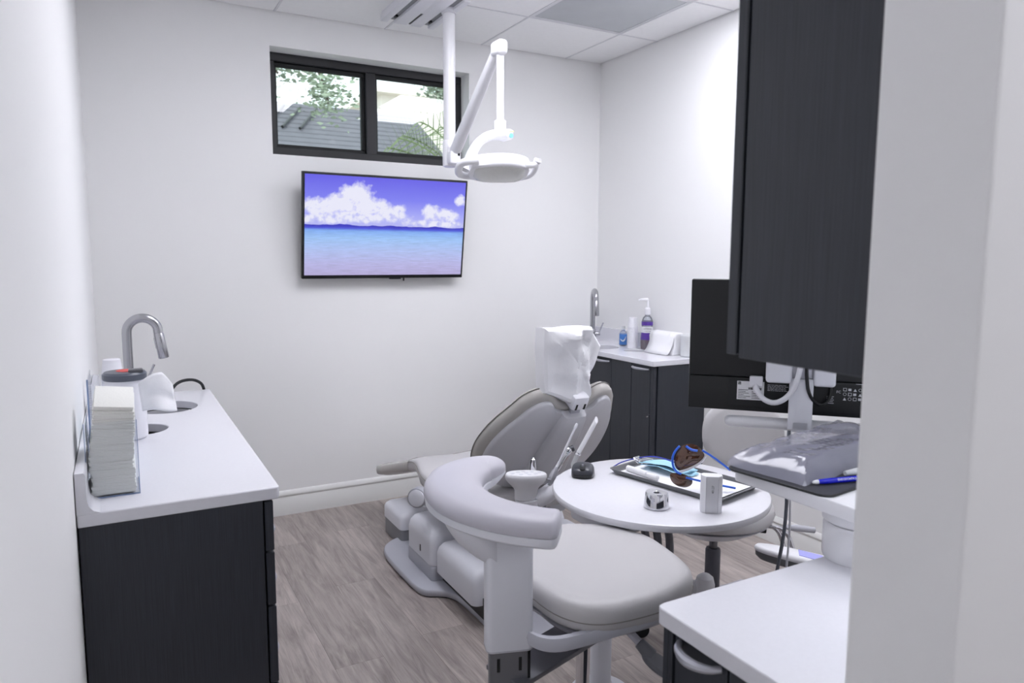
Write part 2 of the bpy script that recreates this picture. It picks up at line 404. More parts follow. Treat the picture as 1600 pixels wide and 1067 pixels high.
for q in LIT:
    a = min(gx, key=lambda v: abs(v-q[0])); c = min(gy, key=lambda v: abs(v-q[1]))
    t = thing('ceiling_light', nm[q], 'ceiling light', (a+G/2, c+G/2, ZC), 'flat square ceiling light panels')
    bm = nb(); add_box(bm, a+.03, a+G-.03, c+.03, c+G-.03, ZC+.004, ZC+.012); obj('diffuser', bm, 'panel' if q[1] > 0 else 'panel_hall', t, None)
    bm = nb()
    for e in ((a+.008, a+.03, c+.008, c+G-.008), (a+G-.03, a+G-.008, c+.008, c+G-.008), (a+.03, a+G-.03, c+.008, c+.03), (a+.03, a+G-.03, c+G-.03, c+G-.008)): add_box(bm, *e, ZC+.001, ZC+.02)
    obj('light_frame', bm, 'grid', t, None)
# grey perforated air diffuser tile
a, c = gx[4] if False else min(gx, key=lambda v: abs(v-2.03)), min(gy, key=lambda v: abs(v-2.9))
t = thing('air_diffuser', 'grey perforated air diffuser tile set in the ceiling', 'air vent', (a+G/2, c+G/2, ZC))
M['perf'] = mat('perforated_grey', 'c3c6ca', .7, var=.07, vscale=7, bump=.4, bscale=500)
bm = nb(); add_box(bm, a+.02, a+G-.02, c+.02, c+G-.02, ZC+.002, ZC+.02, .004); obj('face', bm, 'perf', t)
bm = nb()
for e in ((a+.008, a+.02, c+.008, c+G-.008), (a+G-.02, a+G-.008, c+.008, c+G-.008), (a+.02, a+G-.02, c+.008, c+.02), (a+.02, a+G-.02, c+G-.02, c+G-.008)): add_box(bm, *e, ZC+.001, ZC+.02)
obj('vent_frame', bm, 'grid', t, None)

WX0, WX1, WZ0, WZ1 = .772, 1.939, 2.006, 2.567
bm = nb()
for e in ((XL-.15, WX0, 0, ZC+.05), (WX1, XR+.15, 0, ZC+.05), (WX0, WX1, 0, WZ0), (WX0, WX1, WZ1, ZC+.05)): add_box(bm, e[0], e[1], YB, YB+.2, e[2], e[3])
struct('wall_back', bm, 'wall')
bm = nb(); add_box(bm, XL-.15, XL, YE-.1, YB, 0, ZC+.05); struct('wall_left', bm, 'wall')
bm = nb(); add_box(bm, XR, XR+.15, YE-.1, YB, 0, ZC+.05); struct('wall_right', bm, 'wall')
bm = nb(); add_box(bm, XJ, XR, YH, YF, 0, ZC+.05, .004, 2); struct('wall_front', bm, 'wall')
bm = nb(); add_box(bm, XL, XR, YE-.1, YE, 0, ZC+.05); struct('wall_corridor', bm, 'wall')
PROF = [(0, 0), (.016, 0), (.016, .098), (.012, .103), (.012, .108), (.0165, .112), (.0165, .120), (.009, .131), (.006, .138), (0, .141)]
def board(name, p0, p1, nrm):
    bm = nb(); p0, p1, nrm = Vector(p0), Vector(p1), Vector(nrm)
    loft(bm, [[p + nrm*d + Vector((0, 0, z)) for d, z in PROF] for p in (p0, p1)]); o = struct(name, bm, 'trim', 50); return o
board('baseboard_back', (XL, YB, 0), (XR, YB, 0), (0, -1, 0))
board('baseboard_right', (XR, YF, 0), (XR, 3.03, 0), (-1, 0, 0))
board('baseboard_left', (XL, 3.27, 0), (XL, YB-.02, 0), (1, 0, 0))

# window
win = bpy.data.objects.new('window_1', None); C.objects.link(win); win.location = (1.35, YB+.14, WZ0); win['kind'] = 'structure'
FY = YB+.115; z0, z1 = WZ0, WZ1
def bars(rects, y0, y1, bev=.003):
    bm = nb()
    for e in rects: add_box(bm, e[0], e[1], y0, y1, e[2], e[3], bev, 1)
    return bm
xm = 1.36; FW = .045
obj('window_frame', bars([(WX0, WX1, z0, z0+.055), (WX0, WX1, z1-FW, z1), (WX0, WX0+FW, z0+.05, z1-FW), (WX1-FW, WX1, z0+.05, z1-FW)], FY, FY+.075), 'black_frame', win, None)
obj('mullion', bars([(xm-.03, xm+.03, z0+.05, z1-FW)], FY+.002, FY+.07), 'black_frame', win, None)
for a, b, dy in ((WX0+FW, xm-.03, .03), (xm+.03, WX1-FW, .02)):
    zz0, zz1 = z0+.055, z1-FW; k = .022
    s = obj('sash', bars([(a, b, zz0, zz0+k), (a, b, zz1-k, zz1), (a, a+k*.6, zz0+k, zz1-k), (b-k, b, zz0+k, zz1-k)], FY+dy, FY+dy+.03), 'blackmatte', win, None)
    bm = nb(); add_box(bm, a+k*.6, b-k, FY+dy+.013, FY+dy+.018, zz0+k, zz1-k); obj('pane', bm, 'pane', s, None)

# ------------------------------------------------------------------ outdoors seen through the window
bm = nb(); add_box(bm, -20, 30, YB+.6, 60, -.3, -.1); struct('ground_outside', bm, 'asphalt')
t = thing('neighbour_building', 'building with a dark weathered shingle roof outside the window', 'building', (2, 11, 0))
bm = nb(); add_box(bm, -4, 5.2, 11, 15, -.1, 2.2); obj('wall', bm, 'cream', t, None)
bm = nb(); prf = []
for k in range(24):
    y = 8.4+k*.145; z = 1.75+k*.0885
    prf += [(y, z), (y+.001, z+.016), (y+.14, z+.0885)]
loft(bm, [[Vector((x, y, z)) for y, z in prf] for x in (-4, 4.55)], False, False)
o = obj('roof_courses', bm, 'roof', t, None); o['kind'] = 'stuff'
bm = nb(); add_box(bm, -4, 4.55, 11.7, 11.8, 1.5, 3.77); obj('roof_core', bm, 'roof', t, None)
for k, xx in enumerate((1.95, 2.2, 2.45)):
    bm = nb(); add_tube(bm, [(xx, 10.9, 3.33), (xx+.42, 11.6, 3.77)], .022, 6); obj('roof_rib', bm, 'black', t)
t2 = thing('cream_house', 'sunlit cream house wall rising behind the shingle roof', 'building', (8, 16, 0))
bm = nb(); add_box(bm, 5.4, 12, 16, 20, -.1, 5.1); obj('wall', bm, 'cream', t2, None)
bm = nb(); add_box(bm, 5.2, 12.2, 15.7, 20.3, 5.1, 5.2); obj('eave', bm, 'cream', t2, None)
def leaf_cloud(bm, pts, n, size, spread):
    for _ in range(n):
        c = random.choice(pts); p = Vector(c)+Vector((random.gauss(0, spread), random.gauss(0, spread), random.gauss(0, spread*.8)))
        a = Vector((random.gauss(0, 1), random.gauss(0, 1), random.gauss(0, 1))).normalized(); x, y = frame(a); s = size*random.uniform(.6, 1.3)
        vs = [bm.verts.new(p+x*s*u+y*s*.5*v+a*wv*s*.12) for u, v, wv in ((-1, 0, 0), (0, -1, 1), (1, 0, 0), (0, 1, 1))]
        bm.faces.new(vs[:3]); bm.faces.new((vs[0], vs[2], vs[3]))
def tree(label, trunk, br, n, size, spread):
    t = thing('tree', label, 'tree', trunk[0], 'trees outside the window')
    bm = nb(); add_tube(bm, trunk, [.14]*(len(trunk)-1)+[.05], 8)
    for b in br: add_tube(bm, b, [.035]+[.012]*(len(b)-1), 6)
    obj('trunk', bm, 'bark', t)
    bm = nb(); leaf_cloud(bm, [p for b in br for p in smooth_path(b, 1)[1:]], n, size, spread); o = obj('foliage', bm, 'leaf', t, None); o['kind'] = 'stuff'
tree('leafy branch hanging in the left window pane', [(-.6, 7.4, -.1), (-.5, 7.4, 2.6), (-.3, 7.4, 3.6)],
     [[(-.35, 7.4, 3.5), (.6, 7.4, 3.7), (1.2, 7.35, 3.45), (1.45, 7.3, 3.2)], [(-.3, 7.4, 3.4), (.9, 7.2, 3.5), (1.7, 7.2, 3.45), (1.85, 7.2, 3.15), (1.9, 7.2, 2.95)], [(-.3, 7.4, 3.6), (1.0, 7.4, 3.75), (2.0, 7.3, 3.6)]], 2600, .032, .12)
tree('darker tree crown at the top of the right window pane', [(5.6, 8.2, -.1), (5.6, 8.2, 2.8), (5.3, 8.2, 3.8)],
     [[(5.4, 8.2, 3.5), (4.2, 8.2, 3.6), (3.45, 8.2, 3.42)], [(5.4, 8.2, 3.4), (4.4, 8.0, 3.5), (3.6, 8.0, 3.38)], [(5.4, 8.2, 3.6), (4.2, 8.0, 3.75), (3.3, 8.0, 3.52)]], 2600, .03, .09)
t = thing('palm', 'feathery palm fronds in the lower right window pane', 'palm', (3.35, 6.6, -.1))
bm = nb(); add_tube(bm, [(3.35, 6.6, -.1), (3.32, 6.6, 1.2), (3.3, 6.6, 1.9)], [.1, .08, .06], 8); obj('stem', bm, 'bark', t)
for ang, ln, rise in ((168, 1.15, .55), (150, .95, .85), (190, 1.2, .25), (120, .8, 1.0), (205, 1.0, .1), (60, .8, .9), (20, .9, .6), (175, .9, .8), (140, 1.1, .45), (160, 1.05, .7), (182, 1.1, .4), (130, 1.0, .6), (100, .8, .95), (172, .7, 1.0)):
    bm = nb(); a = math.radians(ang); d = Vector((math.cos(a), .25*math.sin(a), 0)); p0 = Vector((3.3, 6.6, 1.9))
    path = [p0+d*ln*u+Vector((0, 0, rise*(u*1.6-u*u*.75))) for u in [k/14 for k in range(15)]]
    add_tube(bm, path, .008, 5)
    for k in range(3, 15):
        tg = (path[k]-path[k-1]).normalized()
        for sd in (-1, 1):
            lf = (tg*.55+Vector((-tg.z, 0, tg.x))*sd*.7+Vector((0, .2*sd, 0))).normalized()*(.42*(1-.5*abs(k/14-.5))); n_ = Vector((0, .012, .006))
            vs = [bm.verts.new(v) for v in (path[k]-n_, path[k]+n_, path[k]+lf+Vector((0, 0, -.05)))]; bm.faces.new(vs)
    obj('frond', bm, 'palm', t, None)

# ------------------------------------------------------------------ television
TX0, TX1 = .888, 1.85; th = math.radians(9)
tvm = basis(((TX0+TX1)/2, 4.025, 1.338), (1, 0, 0), (0, -math.sin(th), math.cos(th)), (0, -math.cos(th), -math.sin(th)))   # x right, y up, z towards the room
t = thing('television', 'wall television showing a beach under a violet sky', 'television', ((TX0+TX1)/2, 4.04, 1.34))
W2, TH = (TX1-TX0)/2, .577
bm = nb(); add_box(bm, -W2, W2, 0, TH, -.02, .012, .004, 2, tvm); obj('bezel', bm, 'black', t)
bm = nb(); add_box(bm, -.3, .3, .08, .4, -.045, -.02, .01, 2, tvm); bk = obj('back_housing', bm, 'black', t)
me = bpy.data.meshes.new('screen'); q = [(-W2+.012, .02), (W2-.012, .02), (W2-.012, TH-.012), (-W2+.012, TH-.012)]
me.from_pydata([tvm @ Vector((a, b, .0128)) for a, b in q], [], [(0, 1, 2, 3)]); uvl = me.uv_layers.new()
for i, v in enumerate(((0, 0), (1, 0), (1, 1), (0, 1))): uvl.data[i].uv = v
me.materials.append(M['tv']); o = bpy.data.objects.new('screen', me); C.objects.link(o); o.parent = t; o.matrix_parent_inverse = t.matrix_basis.inverted()
bm = nb(); add_box(bm, .02, .09, -.006, 0, 0, .01, .001, 1, tvm); obj('sensor', bm, 'black', t)
bm = nb(); add_box(bm, .105, .113, -.018, 0, .0, .008, .002, 1, tvm); obj('power_button', bm, 'black', t)
bm = nb(); add_box(bm, 1.25, 1.5, 4.04, 4.086, 1.45, 1.75, .004); obj('wall_bracket', bm, 'dark_steel', t)

# ------------------------------------------------------------------ ceiling housing and dental lamp
t = thing('ceiling_housing', 'white slotted box on the ceiling above the window', 'ceiling vent', (1.46, 3.6, ZC))
HY0, HY1, HZ = 3.36, 3.82, 2.70
bm = nb(); add_box(bm, 1.33, 1.57, HY0, HY1-.002, HZ+.014, ZC+.003, .003, 1); obj('housing_body', bm, 'greybox', t)
for a, b in ((1.296, 1.336), (1.372, 1.445), (1.459, 1.526), (1.566, 1.60)):
    bm = nb(); add_box(bm, a, b, HY0-.01, HY1+.012, HZ, HZ+.035, .004, 2); obj('slat', bm, 'white', t)
for a in (1.30, 1.572):
    bm = nb(); add_box(bm, a, a+.024, HY0, HY1, HZ+.03, ZC+.002, .002, 1); obj('side_cheek', bm, 'white', t)
for x in (1.354, 1.546):
    bm = nb(); add_box(bm, x-.006, x+.006, HY1-.09, HY1-.06, HZ+.003, HZ+.018, .002, 1); obj('clip', bm, 'black', t)
bm = nb(); add_box(bm, 1.443, 1.461, HY1-.2, HY1-.005, HZ+.004, HZ+.02); obj('slot_liner', bm, 'black', t, None)
bm = nb(); add_box(bm, 1.443, 1.461, HY0, HY1-.2, HZ+.001, HZ+.02); obj('slot_filler', bm, 'white', t, None)

t = thing('dental_lamp', 'white ceiling-mounted dental lamp on a jointed arm', 'lamp', (1.563, 3.53, 2.70))
PX, PY = 1.56, 3.53
bm = nb(); add_lathe(bm, [(.045, 2.72), (.045, 2.705), (.038, 2.703), (.038, 2.692), (.03, 2.69)], (PX, PY, 0)); obj('ceiling_flange', bm, 'white', t)
bm = nb(); add_cyl(bm, (PX, PY, 2.695), (PX, PY, 2.0), .031); obj('drop_tube', bm, 'whiteplastic', t)
bm = nb(); add_lathe(bm, [(.028, 1.925), (.036, 1.93), (.037, 1.94), (.037, 2.055), (.034, 2.06), (.031, 2.06)], (PX, PY, 0)); ob = obj('lower_joint', bm, 'whiteplastic', t)
bm = nb(); add_box(bm, PX-.027, PX+.027, PY-.0385, PY-.0372, 1.95, 2.02); obj('data_label', bm, 'label', ob, None)
A0, A1 = Vector((PX+.01, PY-.05, 2.005)), Vector((1.50, 2.87, 2.355))
d = (A1-A0).normalized(); sx = Vector((0, 0, 1)).cross(d).normalized(); uz = d.cross(sx)
def oval(c, a, b, n=20): return [c+sx*a*math.copysign(abs(math.cos(2*math.pi*k/n))**.7, math.cos(2*math.pi*k/n))+uz*b*math.copysign(abs(math.sin(2*math.pi*k/n))**.7, math.sin(2*math.pi*k/n)) for k in range(n)]
bm = nb(); loft(bm, [oval(A0-d*.05, .016, .02), oval(A0-d*.03, .026, .030), oval(A0+d*.1, .027, .031), oval(A0.lerp(A1, .6), .023, .027), oval(A1-d*.02, .020, .023)]); obj('spring_arm', bm, 'whiteplastic', t)
bm = nb(); add_box(bm, PX-.03, PX+.034, PY-.075, PY-.02, 1.935, 2.0, .012); obj('elbow_cover', bm, 'whiteplastic', t)
bm = nb(); add_box(bm, PX+.012, PX+.024, PY-.08, PY-.06, 1.975, 2.005, .003, 1); obj('elbow_slot', bm, 'black', t)
bm = nb(); add_box(bm, 1.50-.024, 1.50+.026, 2.82, 2.91, 2.32, 2.385, .018, 3); obj('top_joint', bm, 'whiteplastic', t)
LX, LY = 1.502, 2.855
bm = nb(); add_cyl(bm, (LX, LY, 2.345), (LX, LY, 2.03), .0165); obj('down_rod', bm, 'whiteplastic', t)
bm = nb(); add_lathe(bm, [(.026, 2.0), (.027, 2.005), (.027, 2.045), (.02, 2.05)], (LX, LY, 0)); obj('rod_collar', bm, 'whiteplastic', t)
# yoke: swept flat arm that leaves the collar, bends and drops to the head
yk = smooth_path([(1.525, 2.845, 1.985), (1.46, 2.855, 1.985), (1.405, 2.87, 1.955), (1.375, 2.88, 1.90), (1.345, 2.885, 1.83)], 2)
bm = nb(); rings = []
for i, p in enumerate(yk):
    tg = (yk[min(i+1, len(yk)-1)]-yk[max(i-1, 0)]).normalized(); sd = Vector((.25, .97, 0)); sd = (sd-tg*sd.dot(tg)).normalized(); nn = tg.cross(sd)
    wv = .036+.004*math.sin(i); rings.append([p+sd*wv*a+nn*.019*b for a, b in ((-1, -.6), (-.8, -1), (.8, -1), (1, -.6), (1, .6), (.8, 1), (-.8, 1), (-1, .6))])
loft(bm, rings); yo = obj('yoke', bm, 'whiteplastic', t, 50)
bm = nb(); add_cyl(bm, (1.522, 2.812, 1.992), (1.535, 2.835, 1.992), .016, n=20, bev=.004); add_box(bm, 1.505, 1.545, 2.80, 2.885, 1.962, 2.008, .016, 3); obj('yoke_end', bm, 'whiteplastic', yo)
M['cyan'] = mat('touch_icon_blue', '7db9ea', .4, emit='7db9ea', es=.5); M['yellow'] = mat('touch_icon_yellow', 'efe7a0', .4, emit='efe7a0', es=.5)
bm = nb(); add_cyl(bm, (1.528, 2.803, 1.978), (1.528, 2.7985, 1.978), .010, n=16); obj('touch_dot', bm, 'cyan', yo)
bm = nb(); add_box(bm, 1.518, 1.54, 2.7985, 2.803, 1.994, 1.999, .001, 1); obj('status_bar', bm, 'yellow', yo)
# head: flat rounded body with lens below, a loop handle on each side
hd = basis((1.482, 2.84, 1.842), (.93, -.37, .0), (.36, .90, -.22), (.10, .20, .97))
hp = smooth_loop([(-.125, -.070), (-.10, -.095), (-.01, -.120), (.06, -.118), (.125, -.085), (.135, -.05), (.135, .06), (.09, .11), (-.06, .115), (-.125, .07)], 1)
bm = nb(); add_pillow(bm, hp, [(.0, -.03), (.93, -.03), (.99, -.026), (1.0, -.018), (1.0, .008), (.97, .02), (.9, .027), (.4, .034), (0, .035)], lambda s, t_, h: hd @ Vector((s, t_, h))); he = obj('lamp_head', bm, 'whiteplastic', t, 50)
bm = nb(); add_pillow(bm, hp, [(0, -.042), (.6, -.041), (.82, -.036), (.86, -.028)], lambda s, t_, h: hd @ Vector((s, t_, h))); obj('lens_cover', bm, 'lensdiff', t, 50)
for sg in (-1, 1):
    pth = smooth_path([(-.09, -.10, -.005), (-.135, -.10, -.008), (-.168, -.075, -.012), (-.172, .04, -.014), (-.14, .075, -.01), (-.10, .085, -.008)] if sg < 0 else [(.11, -.085, -.018), (.145, -.082, -.014), (.162, -.07, -.004), (.166, .03, -.004), (.145, .07, -.01), (.11, .08, -.015)], 2)
    bm = nb(); add_tube(bm, [hd @ p for p in pth], .0165 if sg < 0 else .0125, 12); obj('handle', bm, 'whiteplastic', t)
bm = nb(); add_tube(bm, [hd @ Vector(p) for p in ((.158, -.068, .0), (.165, -.078, .008), (.167, -.082, .017))], [.013, .018, .014], 14); obj('handle_knob', bm, 'whiteplastic', t)

# ------------------------------------------------------------------ cabinets and worktops
def slab(bm, outer, holes, z0, z1):
    """worktop with openings: filled outline extruded downwards"""
    es = []
    for lp in [outer]+holes:
        vs = [bm.verts.new((p[0], p[1], z1)) for p in lp]
        es += [bm.edges.new((vs[i], vs[(i+1) % len(vs)])) for i in range(len(vs))]
    r = bmesh.ops.triangle_fill(bm, edges=es, use_beauty=True)
    fs = [g for g in r['geom'] if isinstance(g, bmesh.types.BMFace)]
    ex = bmesh.ops.extrude_face_region(bm, geom=fs)
    for v in [g for g in ex['geom'] if isinstance(g, bmesh.types.BMVert)]: v.co.z = z0
    return bm
def panel(name, e, parent, m='wood', bev=.0015, label=None):
    bm = nb(); add_box(bm, *e, bev, 1); return obj(name, bm, m, parent, None, label)
def carcass(x0, x1, y0, y1, z0, z1, parent, wall_low):
    k = .016      # open-topped box so that sink and waste opening can drop in
    panel('bottom_panel', (x0, x1, y0+k, y1-k, z0, z0+k), parent)
    panel('side_panel', (x0, x1, y0, y0+k-.0005, z0, z1), parent); panel('side_panel', (x0, x1, y1-k+.0005, y1, z0, z1), parent)
    b = (x0, x0+k*.6) if wall_low else (x1-k*.6, x1)
    panel('back_panel', (*b, y0+k, y1-k, z0+k+.0005, z1), parent)
def bow_handle(parent, p0, p1, out, drop=0, m='silver', r=.006):
    p0, p1, out = Vector(p0), Vector(p1), Vector(out)
    ph = []
    for k in range(13):
        u = k/12; ph.append(p0.lerp(p1, u)+out*(math.sin(math.pi*u)**.55 if 0 < u < 1 else 0)+Vector((0, 0, -drop*math.sin(math.pi*u))))
    bm = nb(); add_tube(bm, ph, [r*(.8+.5*math.sin(math.pi*k/12)) for k in range(13)], 10); return obj('handle', bm, m, parent)

ZT = .90
# left unit along the left wall
LY0, LY1, LXF = 1.746, 3.235, .320
t = thing('base_cabinet', 'dark wood sink cabinet under the left worktop', 'cabinet', (.1, 2.5, 0))
carcass(XL+.003, LXF-.042, LY0+.0225, LY1-.02, .10, ZT-.032, t, True); panel('toe_kick', (XL+.003, LXF-.1, LY0+.03, LY1-.03, 0, .10), t, 'blackmatte')
panel('end_panel', (XL+.003, LXF-.040, LY0+.006, LY0+.022, .0, ZT-.030), t)
zs = [.10, .398, .600, .738, ZT-.033]
for a, b in zip(zs, zs[1:]):
    dr = panel('drawer', (LXF-.036, LXF-.016, LY0+.008, LY0+.47, a+.0035, b-.0025), t)
    bow_handle(dr, (LXF-.016, LY0+.17, b-.02), (LXF-.016, LY0+.30, b-.02), (.034, 0, 0))
for k in range(2):
    y0 = LY0+.475+k*.5
    dr = panel('door', (LXF-.036, LXF-.016, y0, y0+.495, .104, ZT-.036), t)
    bow_handle(dr, (LXF-.016, y0+.30, ZT-.055), (LXF-.016, y0+.43, ZT-.055), (.034, 0, 0))
SINK_L, BIN_L = ell(.135, 2.91, .108, .125), ell(.035, 2.56, .088, .088)
t = thing('worktop', 'white quartz worktop with round openings along the left wall', 'worktop', (.1, 2.5, ZT))
bm = nb(); ol = [(XL+.002, LY0), (LXF-.012, LY0), (LXF-.0035, LY0+.0035), (LXF, LY0+.012), (LXF, LY1-.008), (LXF-.008, LY1), (XL+.002, LY1)]
slab(bm, ol, [SINK_L, BIN_L], ZT-.030, ZT); sb = obj('slab', bm, 'quartz', t, 30)
bv = sb.modifiers.new('bev', 'BEVEL'); bv.width = .003; bv.segments = 2; bv.limit_method = 'ANGLE'
bm = nb()
pr = [(XL+.002, ZT-.001), (XL+.048, ZT-.001), (XL+.034, ZT+.0045), (XL+.026, ZT+.014), (XL+.0225, ZT+.03), (XL+.0225, ZT+.085), (XL+.019, ZT+.09), (XL+.002, ZT+.09)]
loft(bm, [[Vector((x, y, z)) for x, z in pr] for y in (LY0, LY1)]); obj('backsplash', bm, 'quartz', t, 40)
def basin(name, label, c, rx, ry, ztop, depth, m):
    t = thing(name, label, 'sink', (c[0], c[1], ztop-depth)); bm = nb()
    rings = [[Vector((c[0]+rx*s*math.cos(2*math.pi*k/36), c[1]+ry*s*math.sin(2*math.pi*k/36), ztop+z)) for k in range(36)] for s, z in ((1.05, -.003), (.985, -.003), (.97, -.02), (.93, -depth*.8), (.8, -depth), (.15, -depth*1.02))]
    loft(bm, rings, False); o = obj('bowl', bm, m, t); md = o.modifiers.new('sol', 'SOLIDIFY'); md.thickness = .003
    bm = nb(); add_lathe(bm, [(.02, -.004), (.028, 0), (.024, .004), (.006, .002)], (c[0], c[1], ztop-depth*1.0)); obj('drain', bm, 'chrome', t)
basin('sink_basin', 'round steel sink basin set into the left worktop', (.135, 2.91), .108, .125, ZT-.030, .14, 'basin')
def chute(label, c, r, ztop):
    t = thing('waste_chute', label, 'waste chute', (c[0], c[1], ztop-.2)); bm = nb(); rings = [[Vector((c[0]+r*s*math.cos(2*math.pi*k/36), c[1]+r*s*math.sin(2*math.pi*k/36), ztop+z)) for k in range(36)] for s, z in ((1.05, -.002), (.99, -.002), (.98, -.2))]
    loft(bm, rings, False); o = obj('liner', bm, 'blackmatte', t); md = o.modifiers.new('sol', 'SOLIDIFY'); md.thickness = .002
    bm = nb(); add_lathe(bm, [(r*.99, -.215), (r*.99, -.205)], (c[0], c[1], ztop)); obj('base', bm, 'black', t)
chute('black round waste opening in the left worktop beside the wipes tub', (.035, 2.56), .088, ZT-.030)

# right unit along the right wall
RXF, RY0, RY1 = 2.523, 3.012, 4.088
t = thing('base_cabinet', 'dark wood sink cabinet in the far right corner', 'cabinet', (2.7, 3.5, 0))
carcass(RXF+.040, XR-.001, RY0+.022, RY1, .10, ZT-.032, t, False); panel('toe_kick', (RXF+.1, XR-.001, RY0+.03, RY1, 0, .10), t, 'blackmatte')
panel('end_panel', (RXF+.042, XR-.001, RY0+.006, RY0+.021, 0, ZT-.031), t)
ys = [3.022, 3.052, 3.219, 3.407, 3.75, 4.085]
for i, (a, b) in enumerate(zip(ys, ys[1:])):
    dr = panel('filler' if i == 0 else 'door', (RXF+.016, RXF+.036, a+.0018, b-.0018, .104, ZT-.034), t)
    if i == 1: bow_handle(dr, (RXF+.016, a+.012, ZT-.052), (RXF+.016, b-.012, ZT-.052), (-.03, 0, 0))
    if i == 3: bow_handle(dr, (RXF+.016, a+.022, ZT-.052), (RXF+.016, a+.15, ZT-.052), (-.03, 0, 0))
lk = nb(); add_cyl(lk, (RXF+.014, 3.047, .60), (RXF-.012, 3.04, .592), .004, n=10); obj('latch_pin', lk, 'chrome', t)
SINK_R, BIN_R = ell(2.665, 3.685, .105, .115), ell(2.735, 3.445, .062, .062)
t = thing('worktop', 'white quartz worktop in the far right corner', 'worktop', (2.7, 3.5, ZT))
bm = nb(); slab(bm, [(RXF+.01, RY0), (XR-.001, RY0), (XR-.001, RY1), (RXF, RY1), (RXF, RY0+.01), (RXF+.003, RY0+.003)], [SINK_R, BIN_R], ZT-.030, ZT); sb = obj('slab', bm, 'quartz', t, 30)
bv = sb.modifiers.new('bev', 'BEVEL'); bv.width = .003; bv.segments = 2; bv.limit_method = 'ANGLE'
bm = nb(); pr = [(XR-.001, ZT-.001), (XR-.03, ZT-.001), (XR-.024, ZT+.006), (XR-.0205, ZT+.02), (XR-.0205, ZT+.088), (XR-.001, ZT+.09)]
loft(bm, [[Vector((x, y, z)) for x, z in pr] for y in (RY0, RY1)]); obj('backsplash', bm, 'quartz', t, 40)
bm = nb(); add_box(bm, RXF+.01, XR-.022, RY1-.02, RY1, ZT-.001, ZT+.09, .002, 1); obj('end_splash', bm, 'quartz', t, None)
basin('sink_basin', 'steel sink basin in the far right worktop', (2.665, 3.685), .105, .115, ZT-.030, .14, 'basin')
chute('small round waste opening in the far right worktop', (2.735, 3.445), .062, ZT-.030)

# near right unit beside the doorway
NX, NY, NZ = .780, .909, .86
t = thing('base_cabinet', 'dark wood cabinet with a bow handle in the near right corner', 'cabinet', (1.3, .75, 0))
panel('body', (NX+.04, 1.75, YF+.001, NY-.022, .10, NZ-.031), t); panel('toe_kick', (NX+.09, 1.75, YF+.001, NY-.08, 0, .10), t, 'blackmatte')
panel('end_panel', (NX+.012, 1.75, NY-.021, NY-.008, 0, NZ-.030), t)
panel('filler', (NX+.012, NX+.039, NY-.031, NY-.0215, .0, NZ-.031), t)
zs = [.104, .36, .56, NZ-.033]
for i, (a, b) in enumerate(zip(zs, zs[1:])):
    for j, (y0, y1) in enumerate(((.757, NY-.034), (YF+.004, .753))):
        dr = panel('drawer', (NX+.016, NX+.036, y0, y1, a+.003, b-.003), t)
        if j == 0: bow_handle(dr, (NX+.016, y1-.012, b-.016), (NX+.016, y0+.012, b-.016), (-.026, 0, 0), .004, r=.007)
t = thing('worktop', 'white quartz worktop in the near right corner with a rounded corner', 'worktop', (1.3, .75, NZ))
bm = nb(); slab(bm, [(NX, YF+.001), (1.77, YF+.001), (1.77, NY), (NX+.016, NY), (NX+.006, NY-.003), (NX+.001, NY-.009), (NX, NY-.016)], [], NZ-.030, NZ); sb = obj('slab', bm, 'quartz', t, 30)
bv = sb.modifiers.new('bev', 'BEVEL'); bv.width = .003; bv.segments = 2; bv.limit_method = 'ANGLE'
# wall cabinet
t = thing('wall_cabinet', 'dark wood wall cabinet hanging beside the doorway', 'cabinet', (1.2, .64, 1.307))
panel('side_panel', (.780, .798, YF+.001, .745, 1.306, 2.25), t); panel('body', (.798, 1.75, YF+.001, .744, 1.309, 2.25), t)
for a, b in ((.779, 1.262), (1.266, 1.749)): panel('door', (a, b, .749, .768, 1.310, 2.249), t)
bm = nb(); add_box(bm, .93, 1.7, .60, .64, 1.300, 1.3085, .002, 1); hs = obj('light_channel', bm, 'silver', t)
bm = nb(); add_box(bm, .95, 1.68, .607, .633, 1.2985, 1.2999); obj('under_cabinet_light', bm, 'led', hs, None)

